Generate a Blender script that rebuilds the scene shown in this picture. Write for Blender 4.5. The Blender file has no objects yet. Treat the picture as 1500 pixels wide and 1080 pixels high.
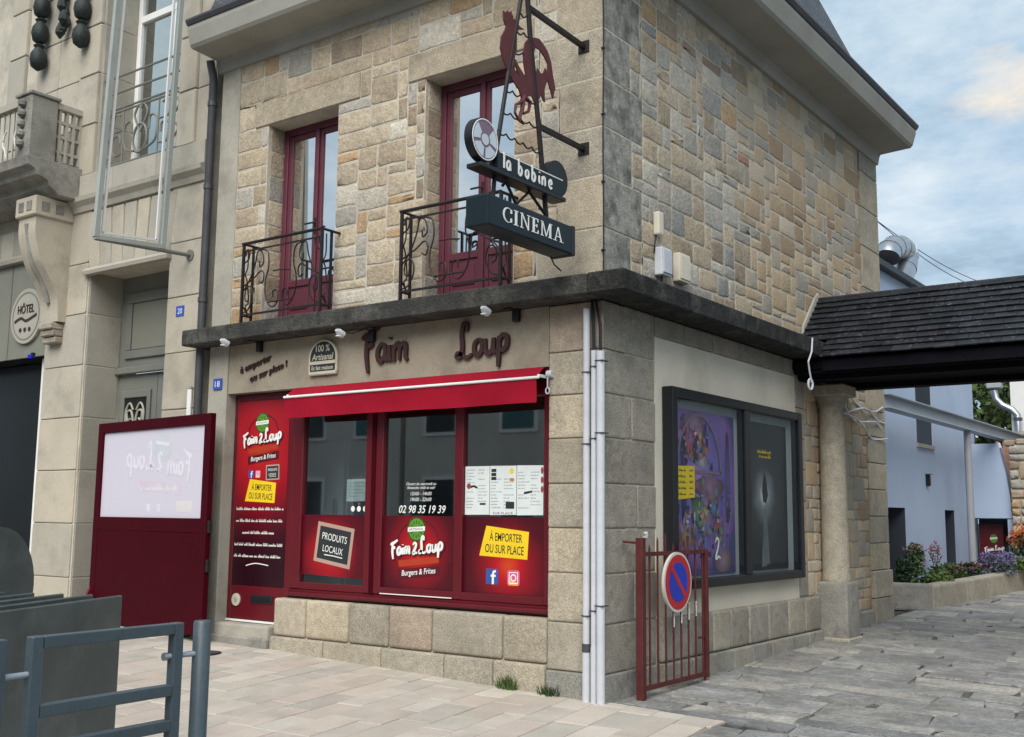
import bpy, bmesh, math, random
from mathutils import Vector, Matrix, noise
rnd = random.Random(11)
R = math.radians
S = bpy.context.scene
COL = S.collection

# ------------------------------------------------------------------ camera
YAW, PIT, ROL, FPX = R(36.05597), R(7.69388), R(0.60566), 1593.408
CAM = Vector((4.29536, -7.08731, 1.36))
_F = Vector((-math.sin(YAW)*math.cos(PIT), math.cos(YAW)*math.cos(PIT), math.sin(PIT)))
_r = Vector((math.cos(YAW), math.sin(YAW), 0)); _u = _r.cross(_F)
_R = _r*math.cos(ROL) + _u*math.sin(ROL); _U = -_r*math.sin(ROL) + _u*math.cos(ROL)
cd = bpy.data.cameras.new('camera'); cam = bpy.data.objects.new('camera', cd); COL.objects.link(cam)
cam.matrix_world = Matrix(((_R.x, _U.x, -_F.x, CAM.x), (_R.y, _U.y, -_F.y, CAM.y), (_R.z, _U.z, -_F.z, CAM.z), (0, 0, 0, 1)))
cd.sensor_fit = 'HORIZONTAL'; cd.sensor_width = 36; cd.lens = FPX/1500*36; cd.clip_start = .05; cd.clip_end = 2000
S.camera = cam
def at(px, py, ax, val):
    """photo pixel -> point on the plane coordinate[ax] = val"""
    d = _R*((px-750)/FPX) + _U*(-(py-540)/FPX) + _F
    return CAM + d*((val-CAM[ax])/d[ax])

# ------------------------------------------------------------------ world, sun, exposure
SUN_EL, SUN_AZ = R(46), R(158)          # azimuth clockwise from +Y: the sun stands in front of the shop, veiled by cloud
W = bpy.data.worlds.new('World'); S.world = W; W.use_nodes = True
def world():
    nt = W.node_tree; N = nt.nodes; L = nt.links; N.clear()
    out = N.new('ShaderNodeOutputWorld'); bg = N.new('ShaderNodeBackground'); bg.inputs[1].default_value = .09
    sky = N.new('ShaderNodeTexSky'); sky.sky_type = 'NISHITA'; sky.sun_disc = False
    sky.sun_elevation = SUN_EL; sky.sun_rotation = SUN_AZ; sky.air_density = 1; sky.dust_density = 2.2; sky.ozone_density = 1.2
    tc = N.new('ShaderNodeTexCoord'); sep = N.new('ShaderNodeSeparateXYZ'); L.new(tc.outputs['Generated'], sep.inputs[0])
    mx = N.new('ShaderNodeMath'); mx.operation = 'MAXIMUM'; L.new(sep.outputs[2], mx.inputs[0]); mx.inputs[1].default_value = 0
    ad = N.new('ShaderNodeMath'); ad.operation = 'ADD'; L.new(mx.outputs[0], ad.inputs[0]); ad.inputs[1].default_value = .16
    cb = N.new('ShaderNodeCombineXYZ')
    for i in (0, 1):
        dv = N.new('ShaderNodeMath'); dv.operation = 'DIVIDE'; L.new(sep.outputs[i], dv.inputs[0]); L.new(ad.outputs[0], dv.inputs[1]); L.new(dv.outputs[0], cb.inputs[i])
    def nz(scale, det, seed, rough=.55):
        n = N.new('ShaderNodeTexNoise'); n.inputs['Scale'].default_value = scale; n.inputs['Detail'].default_value = det; n.inputs['Roughness'].default_value = rough
        m = N.new('ShaderNodeVectorMath'); m.operation = 'ADD'; m.inputs[1].default_value = (seed, seed*.7, 0); L.new(cb.outputs[0], m.inputs[0]); L.new(m.outputs[0], n.inputs['Vector']); return n
    def ramp(src, stops):
        r = N.new('ShaderNodeValToRGB'); L.new(src, r.inputs[0]); e = r.color_ramp.elements
        e[0].position, e[0].color = stops[0][0], (*stops[0][1], 1); e[1].position, e[1].color = stops[1][0], (*stops[1][1], 1)
        for p, c in stops[2:]:
            q = e.new(p); q.color = (*c, 1)
        return r
    cover = ramp(nz(1.5, 8, 3.1).outputs[0], [(.30, (.75,)*3), (.6, (1,)*3)])
    tone = ramp(nz(2.0, 10, 8.7, .62).outputs[0], [(.36, (1.9, 2.6, 3.35)), (.66, (4.5, 5.0, 5.3)), (.5, (2.9, 3.75, 4.5))])
    mix = N.new('ShaderNodeMix'); mix.data_type = 'RGBA'; L.new(cover.outputs[0], mix.inputs[0]); L.new(sky.outputs[0], mix.inputs[6]); L.new(tone.outputs[0], mix.inputs[7])
    # the one sunlit cream cloud beside the roof
    d = (at(1484, 145, 1, 60) - CAM).normalized()
    nrm = N.new('ShaderNodeVectorMath'); nrm.operation = 'NORMALIZE'; L.new(tc.outputs['Generated'], nrm.inputs[0])
    dst = N.new('ShaderNodeVectorMath'); dst.operation = 'DISTANCE'; L.new(nrm.outputs[0], dst.inputs[0]); dst.inputs[1].default_value = d
    n2 = nz(3.2, 9, 1.3, .62); ma = N.new('ShaderNodeMath'); ma.operation = 'MULTIPLY_ADD'; L.new(n2.outputs[0], ma.inputs[0]); ma.inputs[1].default_value = .24; L.new(dst.outputs['Value'], ma.inputs[2])
    rc = ramp(ma.outputs[0], [(.108, (.85,)*3), (.158, (0,)*3)])
    mix2 = N.new('ShaderNodeMix'); mix2.data_type = 'RGBA'; L.new(rc.outputs[0], mix2.inputs[0]); L.new(mix.outputs[2], mix2.inputs[6]); mix2.inputs[7].default_value = (5.6, 5.0, 4.25, 1)
    L.new(mix2.outputs[2], bg.inputs[0]); L.new(bg.outputs[0], out.inputs[0])
world()
sd = bpy.data.lights.new('sun', 'SUN'); sd.energy = 2.0; sd.angle = R(50); sd.color = (1, .955, .89)
sun = bpy.data.objects.new('sun', sd); COL.objects.link(sun)
_sd = Vector((math.sin(SUN_AZ)*math.cos(SUN_EL), math.cos(SUN_AZ)*math.cos(SUN_EL), math.sin(SUN_EL)))
sun.rotation_euler = _sd.to_track_quat('Z', 'Y').to_euler(); sun.location = _sd*30
S.view_settings.view_transform = 'Standard'; S.view_settings.look = 'None'; S.view_settings.gamma = 1
S.view_settings.exposure = 1.0; S.view_settings.use_curve_mapping = False

# ------------------------------------------------------------------ materials
M = {}
def pm(name, col, rough=.8, var=.18, scale=5, bump=.25, bscale=60, speck=.12, metal=0, dirt=None, dscale=1.5, damt=.5, dlo=.5, spec=.35, bdist=.01, coat=0, mott=0, mscale=15, orand=0):
    m = bpy.data.materials.new(name); m.use_nodes = True; nt = m.node_tree; N = nt.nodes; L = nt.links
    b = N['Principled BSDF']; b.inputs['Roughness'].default_value = rough; b.inputs['Metallic'].default_value = metal
    b.inputs['Specular IOR Level'].default_value = spec; b.inputs['Coat Weight'].default_value = coat
    tc = N.new('ShaderNodeTexCoord'); vec = tc.outputs['Object']
    if orand:      # every piece has its own tone and its own grain
        oi = N.new('ShaderNodeObjectInfo'); cv = N.new('ShaderNodeVectorMath'); cv.operation = 'MULTIPLY_ADD'; cv.inputs[1].default_value = (37, 53, 71)
        L.new(oi.outputs['Random'], cv.inputs[0]); L.new(vec, cv.inputs[2]); vec = cv.outputs[0]
    def nz(s, d=5, r=.6):
        n = N.new('ShaderNodeTexNoise'); n.inputs['Scale'].default_value = s; n.inputs['Detail'].default_value = d; n.inputs['Roughness'].default_value = r
        L.new(vec, n.inputs['Vector']); return n
    def mul(a_out, lo, hi, src):
        mr = N.new('ShaderNodeMapRange'); mr.inputs['From Min'].default_value = .3; mr.inputs['From Max'].default_value = .7
        mr.inputs['To Min'].default_value = lo; mr.inputs['To Max'].default_value = hi; L.new(src, mr.inputs[0])
        x = N.new('ShaderNodeVectorMath'); x.operation = 'SCALE'; L.new(mr.outputs[0], x.inputs['Scale'])
        if isinstance(a_out, tuple): x.inputs[0].default_value = a_out
        else: L.new(a_out, x.inputs[0])
        return x.outputs[0]
    n1 = nz(scale); n2 = nz(bscale, 3)
    c = mul(tuple(col), 1-var, 1+var, n1.outputs[0])
    c = mul(c, 1-speck, 1+speck, n2.outputs[0])
    if orand:
        mr = N.new('ShaderNodeMapRange'); mr.inputs['To Min'].default_value = 1-orand; mr.inputs['To Max'].default_value = 1+orand; L.new(oi.outputs['Random'], mr.inputs[0])
        x = N.new('ShaderNodeVectorMath'); x.operation = 'SCALE'; L.new(mr.outputs[0], x.inputs['Scale']); L.new(c, x.inputs[0]); c = x.outputs[0]
    if mott: c = mul(c, 1-mott, 1+mott, nz(mscale, 4, .7).outputs[0])
    if dirt:
        n3 = nz(dscale, 7, .65); mr = N.new('ShaderNodeMapRange'); mr.inputs['From Min'].default_value = dlo; mr.inputs['From Max'].default_value = dlo+.17
        mr.inputs['To Max'].default_value = damt; L.new(n3.outputs[0], mr.inputs[0])
        mx = N.new('ShaderNodeMix'); mx.data_type = 'RGBA'; L.new(mr.outputs[0], mx.inputs[0]); L.new(c, mx.inputs[6]); mx.inputs[7].default_value = (*dirt, 1); c = mx.outputs[2]
    L.new(c, b.inputs['Base Color'])
    if bump:
        bp = N.new('ShaderNodeBump'); bp.inputs['Strength'].default_value = bump; bp.inputs['Distance'].default_value = bdist
        L.new(n2.outputs[0], bp.inputs['Height']); L.new(bp.outputs[0], b.inputs['Normal'])
    M[name] = m; return m
def flat(name, col, rough=.5, metal=0, spec=.4, var=.06):
    return pm(name, col, rough, var, 4, 0, 40, .03, metal, spec=spec)
ST = {}
for k, c in dict(tan=(.40, .325, .235), buff=(.44, .37, .275), ochre=(.43, .30, .18), grey=(.36, .335, .29), pale=(.46, .42, .35), brown=(.31, .245, .18), rust=(.34, .19, .14), slatey=(.31, .30, .275)).items():
    ST[k] = pm('stone_'+k, c, .9, .13, 3, .55, 38, .16, dirt=(c[0]*.62, c[1]*.62, c[2]*.62), dscale=6, damt=.3, dlo=.55, spec=.2, bdist=.02, mott=.2, mscale=18, orand=.14)
pm('mortar', (.50, .455, .375), .95, .15, 4, .5, 70, .12, dirt=(.2, .185, .15), dscale=1.2, damt=.5)
for k, c in dict(a=(.37, .325, .25), b=(.33, .295, .235), c=(.41, .35, .26), d=(.35, .285, .22)).items():
    ST['g'+k] = pm('granite_'+k, c, .88, .14, 2.5, .6, 85, .3, dirt=(.13, .125, .11), dscale=2.2, damt=.5, dlo=.55, spec=.25, bdist=.012, mott=.16, mscale=14, orand=.1)
ST['gdark'] = pm('granite_weathered', (.265, .255, .225), .9, .2, 3, .6, 80, .3, dirt=(.10, .10, .092), dscale=3.5, damt=.65, dlo=.5, spec=.2, bdist=.012)
pm('render_band', (.33, .285, .22), .92, .16, 1.6, .5, 60, .12, dirt=(.19, .16, .125), dscale=2.4, damt=.6, dlo=.48)
pm('concrete', (.37, .35, .295), .9, .14, 1.2, .3, 70, .1, dirt=(.19, .18, .15), dscale=1.8, damt=.6, dlo=.5)
pm('soffit_paint', (.34, .328, .29), .85, .1, 1, .15, 60, .05, dirt=(.26, .24, .2), dscale=1.2, damt=.5)
pm('ledge_black', (.020, .020, .019), .95, .4, 5, .8, 45, .35, dirt=(.12, .115, .10), dscale=4.5, damt=.6, dlo=.53, bdist=.02, mott=.4, mscale=10)
pm('ledge_grey', (.06, .058, .053), .95, .35, 5, .8, 45, .3, dirt=(.03, .03, .028), dscale=3, damt=.85, dlo=.44, bdist=.02, mott=.4, mscale=10)
pm('plaster', (.64, .585, .48), .9, .08, 1.3, .2, 50, .04, dirt=(.42, .38, .3), dscale=1.1, damt=.5, dlo=.5)
pm('red_paint', (.105, .004, .010), .38, .12, 2, .05, 30, .04, spec=.5)
pm('red_dark', (.046, .0015, .006), .6, .12, 2, .05, 30, .05, spec=.06)
pm('burgundy', (.115, .028, .045), .5, .15, 3, .1, 40, .06)
pm('awning_cloth', (.29, .007, .022), .8, .12, 2.5, .25, 240, .08, spec=.1)
pm('iron', (.022, .018, .018), .55, .25, 12, .3, 80, .2, metal=.3)
pm('rust_plate', (.10, .021, .022), .6, .15, 8, .2, 60, .1)
pm('sign_box', (.010, .018, .024), .3, .15, 3, .05, 40, .05, spec=.2)
pm('sign_edge', (.010, .012, .015), .4, .1, 3, .05, 40, .05)
flat('white_letter', (.80, .80, .77), .5)
flat('white_paint', (.78, .78, .75), .5)
pm('pipe_white', (.52, .54, .575), .5, .1, 3, .05, 30, .04, dirt=(.36, .35, .32), dscale=5, damt=.5, dlo=.6)
pm('pipe_grey', (.30, .31, .33), .5, .1, 3, .05, 30, .04)
pm('zinc_dark', (.07, .07, .078), .5, .2, 3, .1, 40, .1, metal=.2)
pm('zinc', (.45, .47, .5), .35, .15, 3, .1, 40, .06, metal=.9)
pm('slate', (.016, .018, .023), .5, .4, 4, .35, 60, .25, dirt=(.26, .26, .24), dscale=19, damt=.7, dlo=.585, spec=.35, mott=.35, mscale=7, orand=.35)
pm('pane_dark', (.012, .014, .016), .2, .1, 3, 0, 30, .02)
pm('wood_shaded', (.006, .006, .009), .9, .2, 4, .1, 30, .1, spec=.08)  # near-black colour carries the shade of the unlit passage underside
pm('barrier_paint', (.058, .082, .098), .42, .15, 4, .12, 60, .08, dirt=(.1, .1, .095), dscale=9, damt=.5, dlo=.62, spec=.5)
pm('table_grey', (.075, .09, .088), .55, .25, 2.2, .1, 60, .06, dirt=(.13, .15, .145), dscale=3, damt=.6, dlo=.5)
pm('gate_red', (.085, .016, .015), .65, .25, 8, .3, 60, .2, dirt=(.06, .03, .025), dscale=12, damt=.7, dlo=.55)
pm('rust_flake', (.5, .49, .46), .8, .4, 20, .3, 60, .2)
for k, c in dict(a=(.45, .395, .335), b=(.47, .42, .365), c=(.43, .395, .345), d=(.45, .385, .33)).items():
    ST['p'+k] = pm('paving_'+k, c, .8, .1, 2.2, .3, 90, .1, dirt=(.27, .24, .205), dscale=1.6, damt=.5, dlo=.52, spec=.3, orand=.09)
pm('paving_joint', (.25, .22, .18), .95, .2, 4, .4, 60, .15)
for k, c in dict(a=(.27, .262, .245), b=(.245, .243, .235), c=(.30, .285, .258), d=(.215, .215, .212)).items():
    ST['f'+k] = pm('flag_'+k, c, .72, .25, 3.2, .9, 30, .2, dirt=(.12, .118, .112), dscale=2.4, damt=.6, dlo=.48, spec=.35, bdist=.03, mott=.2, mscale=12, orand=.2)
pm('flag_joint', (.15, .142, .13), .95, .3, 5, .6, 40, .2, dirt=(.03, .029, .026), dscale=1.6, damt=1, dlo=.44)
pm('asphalt', (.06, .06, .06), .9, .2, 3, .4, 70, .2)
pm('blue_render', (.40, .48, .62), .9, .06, .8, .15, 60, .03, dirt=(.33, .40, .53), dscale=.9, damt=.5, dlo=.5)
pm('reveal_dark', (.035, .045, .06), .7, .1, 2, .05, 40, .04); pm('frame_grey', (.33, .36, .335), .5, .1, 2, .1, 40, .05)
pm('grey_paint', (.17, .175, .155), .55, .1, 2, .06, 40, .04)
pm('hotel_grey', (.20, .20, .165), .6, .08, 2, .05, 40, .03)
pm('bronze_green', (.018, .026, .025), .6, .4, 10, .6, 40, .3)
pm('steel_paint', (.32, .37, .42), .5, .1, 2, .05, 40, .04)
pm('wood_inside', (.16, .14, .12), .8, .2, 3, .1, 30, .1)
pm('inside_wall', (.5, .5, .48), .9, .1, 2, .05, 30, .05)
pm('fridge', (.52, .56, .62), .4, .05, 2, 0, 30, .02)
pm('curtain', (.80, .79, .74), .9, .05, 3, .1, 30, .03)
pm('white_house', (.66, .66, .64), .9, .06, 1, .1, 50, .03)
pm('opp_wall', (.56, .53, .47), .9, .1, .6, .2, 30, .05)
pm('teal_paint', (.05, .14, .15), .6, .1, 2, .05, 30, .04)
flat('blue_plate', (.035, .09, .42), .35)
flat('sign_blue', (.012, .035, .40), .35); flat('sign_red', (.42, .018, .02), .35); flat('sign_rim', (.55, .54, .49), .5)
flat('yellow_print', (.80, .56, .015), .5); flat('black_print', (.02, .018, .016), .6); flat('paper', (.66, .71, .70), .7)
flat('print_grey', (.30, .33, .33), .7); flat('print_red', (.30, .05, .05), .6); flat('print_orange', (.55, .2, .02), .6)
flat('green_print', (.10, .26, .03), .5); flat('green_dark', (.02, .07, .012), .5); flat('maroon_print', (.09, .004, .012), .5)
flat('ember_print', (.40, .04, .012), .5); flat('print_smoke', (.13, .145, .155), .6, var=.3); flat('chalk_black', (.02, .025, .028), .7); flat('chalk_frame', (.42, .28, .22), .7); flat('icon_blue', (.03, .085, .33), .5)
flat('icon_pink', (.62, .10, .22), .5); flat('icon_orange', (.75, .33, .08), .5); flat('badge_cream', (.52, .48, .38), .6)
flat('letter_brown', (.045, .016, .014), .6); flat('hotel_sign', (.38, .365, .31), .6); flat('mail_black', (.012, .014, .02), .4)
flat('blue_lamp', (.02, .02, .6), .4); flat('reel_pale', (.55, .62, .68), .45); flat('reel_mauve', (.20, .13, .19), .5)
pm('leaf_a', (.045, .085, .02), .6, .3, 6, 0, 30, .1); pm('leaf_b', (.09, .14, .035), .6, .3, 6, 0, 30, .1); pm('leaf_c', (.025, .05, .02), .6, .3, 6, 0, 30, .1)
pm('leaf_grey', (.10, .115, .14), .7, .3, 6, 0, 30, .1)
flat('flower_orange', (.50, .11, .025), .6, var=.3); flat('flower_violet', (.16, .13, .30), .6, var=.3); flat('flower_pink', (.32, .08, .14), .6, var=.3)
pm('bark', (.10, .08, .06), .95, .3, 8, .5, 40, .2); pm('soil', (.05, .04, .03), .95, .3, 8, .5, 40, .2)

def glass(name, tint=(.9, .95, .95), gl=.08, rough=.02, ior=1.5):
    m = bpy.data.materials.new(name); m.use_nodes = True; nt = m.node_tree; N = nt.nodes; L = nt.links; N.clear()
    o = N.new('ShaderNodeOutputMaterial'); t = N.new('ShaderNodeBsdfTransparent'); t.inputs[0].default_value = (*tint, 1)
    g = N.new('ShaderNodeBsdfGlossy'); g.inputs['Roughness'].default_value = rough
    f = N.new('ShaderNodeFresnel'); f.inputs[0].default_value = ior
    a = N.new('ShaderNodeMath'); a.operation = 'ADD'; a.use_clamp = True; L.new(f.outputs[0], a.inputs[0]); a.inputs[1].default_value = gl
    ge = N.new('ShaderNodeNewGeometry'); iv = N.new('ShaderNodeMath'); iv.operation = 'SUBTRACT'; iv.inputs[0].default_value = 1; L.new(ge.outputs['Backfacing'], iv.inputs[1])   # reflect once, at the outer face
    mu = N.new('ShaderNodeMath'); mu.operation = 'MULTIPLY'; L.new(a.outputs[0], mu.inputs[0]); L.new(iv.outputs[0], mu.inputs[1])
    x = N.new('ShaderNodeMixShader'); L.new(mu.outputs[0], x.inputs[0]); L.new(t.outputs[0], x.inputs[1]); L.new(g.outputs[0], x.inputs[2]); L.new(x.outputs[0], o.inputs[0])
    M[name] = m
glass('glass', (.85, .9, .9), .3); glass('glass_sky', (.95, .96, .97), .85); glass('glass_case', (.92, .94, .95), .0, .03, 1.3)
def frosted():
    m = bpy.data.materials.new('frosted'); m.use_nodes = True; b = m.node_tree.nodes['Principled BSDF']
    b.inputs['Base Color'].default_value = (.60, .57, .66, 1); b.inputs['Roughness'].default_value = .25; b.inputs['Specular IOR Level'].default_value = .6
    M['frosted'] = m
frosted()
flat('frost_white', (.68, .66, .73), .3); flat('frost_pink', (.61, .54, .62), .3); flat('frost_green', (.54, .57, .62), .3); flat('frost_yellow', (.63, .61, .62), .3)

def print_mat(name, stops, axis='y', c=(0, 0, 0), rad=1, nscale=3, namt=.25, rough=.35):
    """flat printed gradient: radial glow of ink round the point c (object coordinates)"""
    m = bpy.data.materials.new(name); m.use_nodes = True; nt = m.node_tree; N = nt.nodes; L = nt.links; b = N['Principled BSDF']
    b.inputs['Roughness'].default_value = rough; b.inputs['Specular IOR Level'].default_value = .4
    tc = N.new('ShaderNodeTexCoord'); d = N.new('ShaderNodeVectorMath'); d.operation = 'DISTANCE'; L.new(tc.outputs['Object'], d.inputs[0]); d.inputs[1].default_value = c
    n = N.new('ShaderNodeTexNoise'); n.inputs['Scale'].default_value = nscale; n.inputs['Detail'].default_value = 4; L.new(tc.outputs['Object'], n.inputs['Vector'])
    s = N.new('ShaderNodeMath'); s.operation = 'DIVIDE'; L.new(d.outputs['Value'], s.inputs[0]); s.inputs[1].default_value = rad
    a = N.new('ShaderNodeMath'); a.operation = 'MULTIPLY_ADD'; L.new(n.outputs[0], a.inputs[0]); a.inputs[1].default_value = namt; L.new(s.outputs[0], a.inputs[2])
    r = N.new('ShaderNodeValToRGB'); L.new(a.outputs[0], r.inputs[0]); e = r.color_ramp.elements
    e[0].position, e[0].color = stops[0][0], (*stops[0][1], 1); e[1].position, e[1].color = stops[-1][0], (*stops[-1][1], 1)
    for p, cc in stops[1:-1]:
        q = e.new(p); q.color = (*cc, 1)
    L.new(r.outputs[0], b.inputs['Base Color']); M[name] = m; return m

# ------------------------------------------------------------------ mesh helpers
def wl(o):
    v = Vector((0, 0, 0))
    while o: v += o.location; o = o.parent
    return v
def link(name, me, mat, parent=None):
    o = bpy.data.objects.new(name, me); COL.objects.link(o)
    if mat is not None:
        me.materials.clear(); me.materials.append(M[mat] if isinstance(mat, str) else mat)
    if parent: o.parent = parent
    return o
class MB:
    def __init__(s): s.v = []; s.f = []
    def add(s, vs, fs):
        n = len(s.v); s.v += [tuple(p) for p in vs]; s.f += [[i+n for i in f] for f in fs]; return s
    def box(s, x0, x1, y0, y1, z0, z1):
        if x0 > x1: x0, x1 = x1, x0
        if y0 > y1: y0, y1 = y1, y0
        if z0 > z1: z0, z1 = z1, z0
        return s.add([(x0,y0,z0),(x1,y0,z0),(x1,y1,z0),(x0,y1,z0),(x0,y0,z1),(x1,y0,z1),(x1,y1,z1),(x0,y1,z1)],
                     [(0,3,2,1),(4,5,6,7),(0,1,5,4),(1,2,6,5),(2,3,7,6),(3,0,4,7)])
    def prism(s, pts, ext):
        """polygon pts (3-D) extruded by vector ext"""
        e = Vector(ext); n = len(pts); a = [Vector(p) for p in pts]; b = [p+e for p in a]
        return s.add(a+b, [list(range(n))[::-1], [i+n for i in range(n)]] + [(i, (i+1) % n, (i+1) % n+n, i+n) for i in range(n)])
    def tube(s, path, r, n=8, closed=False):
        P = [Vector(p) for p in path]; k = len(P); up = None; rings = []
        rr = r if isinstance(r, (list, tuple)) else [r]*k
        for i, p in enumerate(P):
            a = P[(i-1) % k] if (closed or i > 0) else p; b = P[(i+1) % k] if (closed or i < k-1) else p
            t = (b-a)
            if t.length < 1e-9: t = Vector((0, 0, 1))
            t.normalize()
            if up is None:
                up = t.orthogonal().normalized()
            else:
                up = up - t*up.dot(t); up = up.normalized() if up.length > 1e-6 else t.orthogonal().normalized()
            w = t.cross(up)
            rings.append([p + (up*math.cos(2*math.pi*j/n) + w*math.sin(2*math.pi*j/n))*rr[i] for j in range(n)])
        fs = []
        m = k if closed else k-1
        for i in range(m):
            A = i*n; B = ((i+1) % k)*n
            fs += [(A+j, A+(j+1) % n, B+(j+1) % n, B+j) for j in range(n)]
        if not closed: fs += [list(range(n))[::-1], [(k-1)*n+j for j in range(n)]]
        return s.add([q for g in rings for q in g], fs)
    def bar(s, a, b, w, h=None):
        """rectangular bar from a to b"""
        a, b = Vector(a), Vector(b); t = (b-a).normalized(); h = h or w
        up = Vector((0, 0, 1)) if abs(t.z) < .9 else Vector((1, 0, 0))
        sx = t.cross(up).normalized(); sy = sx.cross(t)
        q = [(-1,-1),(1,-1),(1,1),(-1,1)]
        vs = [p + sx*(i*w/2) + sy*(j*h/2) for p in (a, b) for i, j in q]
        return s.add(vs, [(0,1,2,3),(7,6,5,4),(0,4,5,1),(1,5,6,2),(2,6,7,3),(3,7,4,0)])
    def lathe(s, prof, c, n=20, axis=2):
        vs = []; c = Vector(c)
        for r, h in prof:
            for j in range(n):
                a = 2*math.pi*j/n; p = [r*math.cos(a), r*math.sin(a), h]
                if axis == 0: p = [p[2], p[0], p[1]]
                if axis == 1: p = [p[1], p[2], p[0]]
                vs.append(c+Vector(p))
        k = len(prof)
        fs = [(i*n+j, i*n+(j+1) % n, (i+1)*n+(j+1) % n, (i+1)*n+j) for i in range(k-1) for j in range(n)]
        fs += [list(range(n))[::-1], [(k-1)*n+j for j in range(n)]]
        return s.add(vs, fs)
    def ribbon(s, pts, w, fn, d0, d1):
        """flat stroke along 2-D pts, width w (number or list), extruded between depths d0 and d1 of the wall function"""
        k = len(pts); ww = w if isinstance(w, (list, tuple)) else [w]*k; L_ = []; R_ = []
        for i, p in enumerate(pts):
            a = pts[max(i-1, 0)]; b = pts[min(i+1, k-1)]; tx, ty = b[0]-a[0], b[1]-a[1]; l = math.hypot(tx, ty) or 1
            nx, ny = -ty/l*ww[i]/2, tx/l*ww[i]/2
            L_.append((p[0]+nx, p[1]+ny)); R_.append((p[0]-nx, p[1]-ny))
        vs = []
        for d in (d0, d1):
            for i in range(k): vs += [fn(*L_[i], d), fn(*R_[i], d)]
        n = 2*k; fs = []
        for i in range(k-1):
            a, b, c, e = 2*i, 2*i+1, 2*i+3, 2*i+2
            fs += [(a, b, c, e), (a+n, e+n, c+n, b+n), (a, e, e+n, a+n), (b, b+n, c+n, c)]
        fs += [(0, n, n+1, 1), (2*k-2, 2*k-1, 2*k-1+n, 2*k-2+n)]
        return s.add(vs, fs)
    def build(s, name, mat, parent=None, smooth=False, bevel=0, seg=1, kind=None):
        o_ = wl(parent) if parent else Vector((0, 0, 0))
        me = bpy.data.meshes.new(name); me.from_pydata([(p[0]-o_.x, p[1]-o_.y, p[2]-o_.z) for p in s.v], [], s.f)
        bm = bmesh.new(); bm.from_mesh(me); bmesh.ops.recalc_face_normals(bm, faces=bm.faces)
        if bevel:
            es = [e for e in bm.edges if len(e.link_faces) == 2 and e.calc_face_angle(0) > .5]
            bmesh.ops.bevel(bm, geom=es, offset=bevel, segments=seg, profile=.6, affect='EDGES', clamp_overlap=True)
        bm.to_mesh(me); bm.free()
        if smooth:
            for p in me.polygons: p.use_smooth = True
            try: me.set_sharp_from_angle(angle=R(40))
            except Exception: pass
        o = link(name, me, mat, parent)
        if kind: o['kind'] = kind
        return o
def tag(o, label, cat, group=None):
    o['label'] = label; o['category'] = cat
    if group: o['group'] = group
    return o
def thing(name, label, cat, loc=(0, 0, 0), group=None):
    o = bpy.data.objects.new(name, None); COL.objects.link(o); o.location = loc; o.empty_display_size = .2
    return tag(o, label, cat, group)
def node(name, parent):
    o = bpy.data.objects.new(name, None); COL.objects.link(o); o.parent = parent; o.empty_display_size = .1; return o
def box(name, mat, parent, *b, bevel=0, smooth=False, seg=1): return MB().box(*b).build(name, mat, parent, bevel=bevel, smooth=smooth, seg=seg)
def struct(o): o['kind'] = 'structure'; return o
front = lambda u, w, d: (u, -d, w)         # wall facing the street: u = x, w = z, d = outwards
side = lambda u, w, d: (d, u, w)           # wall facing the alley: u = y
def off(fn, k): return lambda u, w, d: fn(u, w, d+k)
def cat(pts, k=6):
    """smooth a 2-D polyline (Catmull-Rom)"""
    out = []; n = len(pts)
    for i in range(n-1):
        p0, p1, p2, p3 = pts[max(i-1, 0)], pts[i], pts[i+1], pts[min(i+2, n-1)]
        for j in range(k):
            t = j/k
            out.append(tuple(.5*((2*p1[c])+(-p0[c]+p2[c])*t+(2*p0[c]-5*p1[c]+4*p2[c]-p3[c])*t*t+(-p0[c]+3*p1[c]-3*p2[c]+p3[c])*t**3) for c in range(len(p1))))
    return out+[tuple(pts[-1])]
def arc(cx, cy, rx, ry, a0, a1, n=16): return [(cx+rx*math.cos(R(a0+(a1-a0)*i/n)), cy+ry*math.sin(R(a0+(a1-a0)*i/n))) for i in range(n+1)]
def spiral(cx, cy, r0, r1, a0, a1, n=18): return [(cx+(r0+(r1-r0)*i/n)*math.cos(R(a0+(a1-a0)*i/n)), cy+(r0+(r1-r0)*i/n)*math.sin(R(a0+(a1-a0)*i/n))) for i in range(n+1)]
def disc(mb, cx, cy, rx, ry, fn, d0, d1, n=28):
    p = [(cx+rx*math.cos(2*math.pi*i/n), cy+ry*math.sin(2*math.pi*i/n)) for i in range(n)]
    return mb.prism([fn(*q, d0) for q in p], Vector(fn(0, 0, d1))-Vector(fn(0, 0, d0)))
def sheet(mb, pts, fn, d0, d1): return mb.prism([fn(*q, d0) for q in pts], Vector(fn(0, 0, d1))-Vector(fn(0, 0, d0)))
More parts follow.
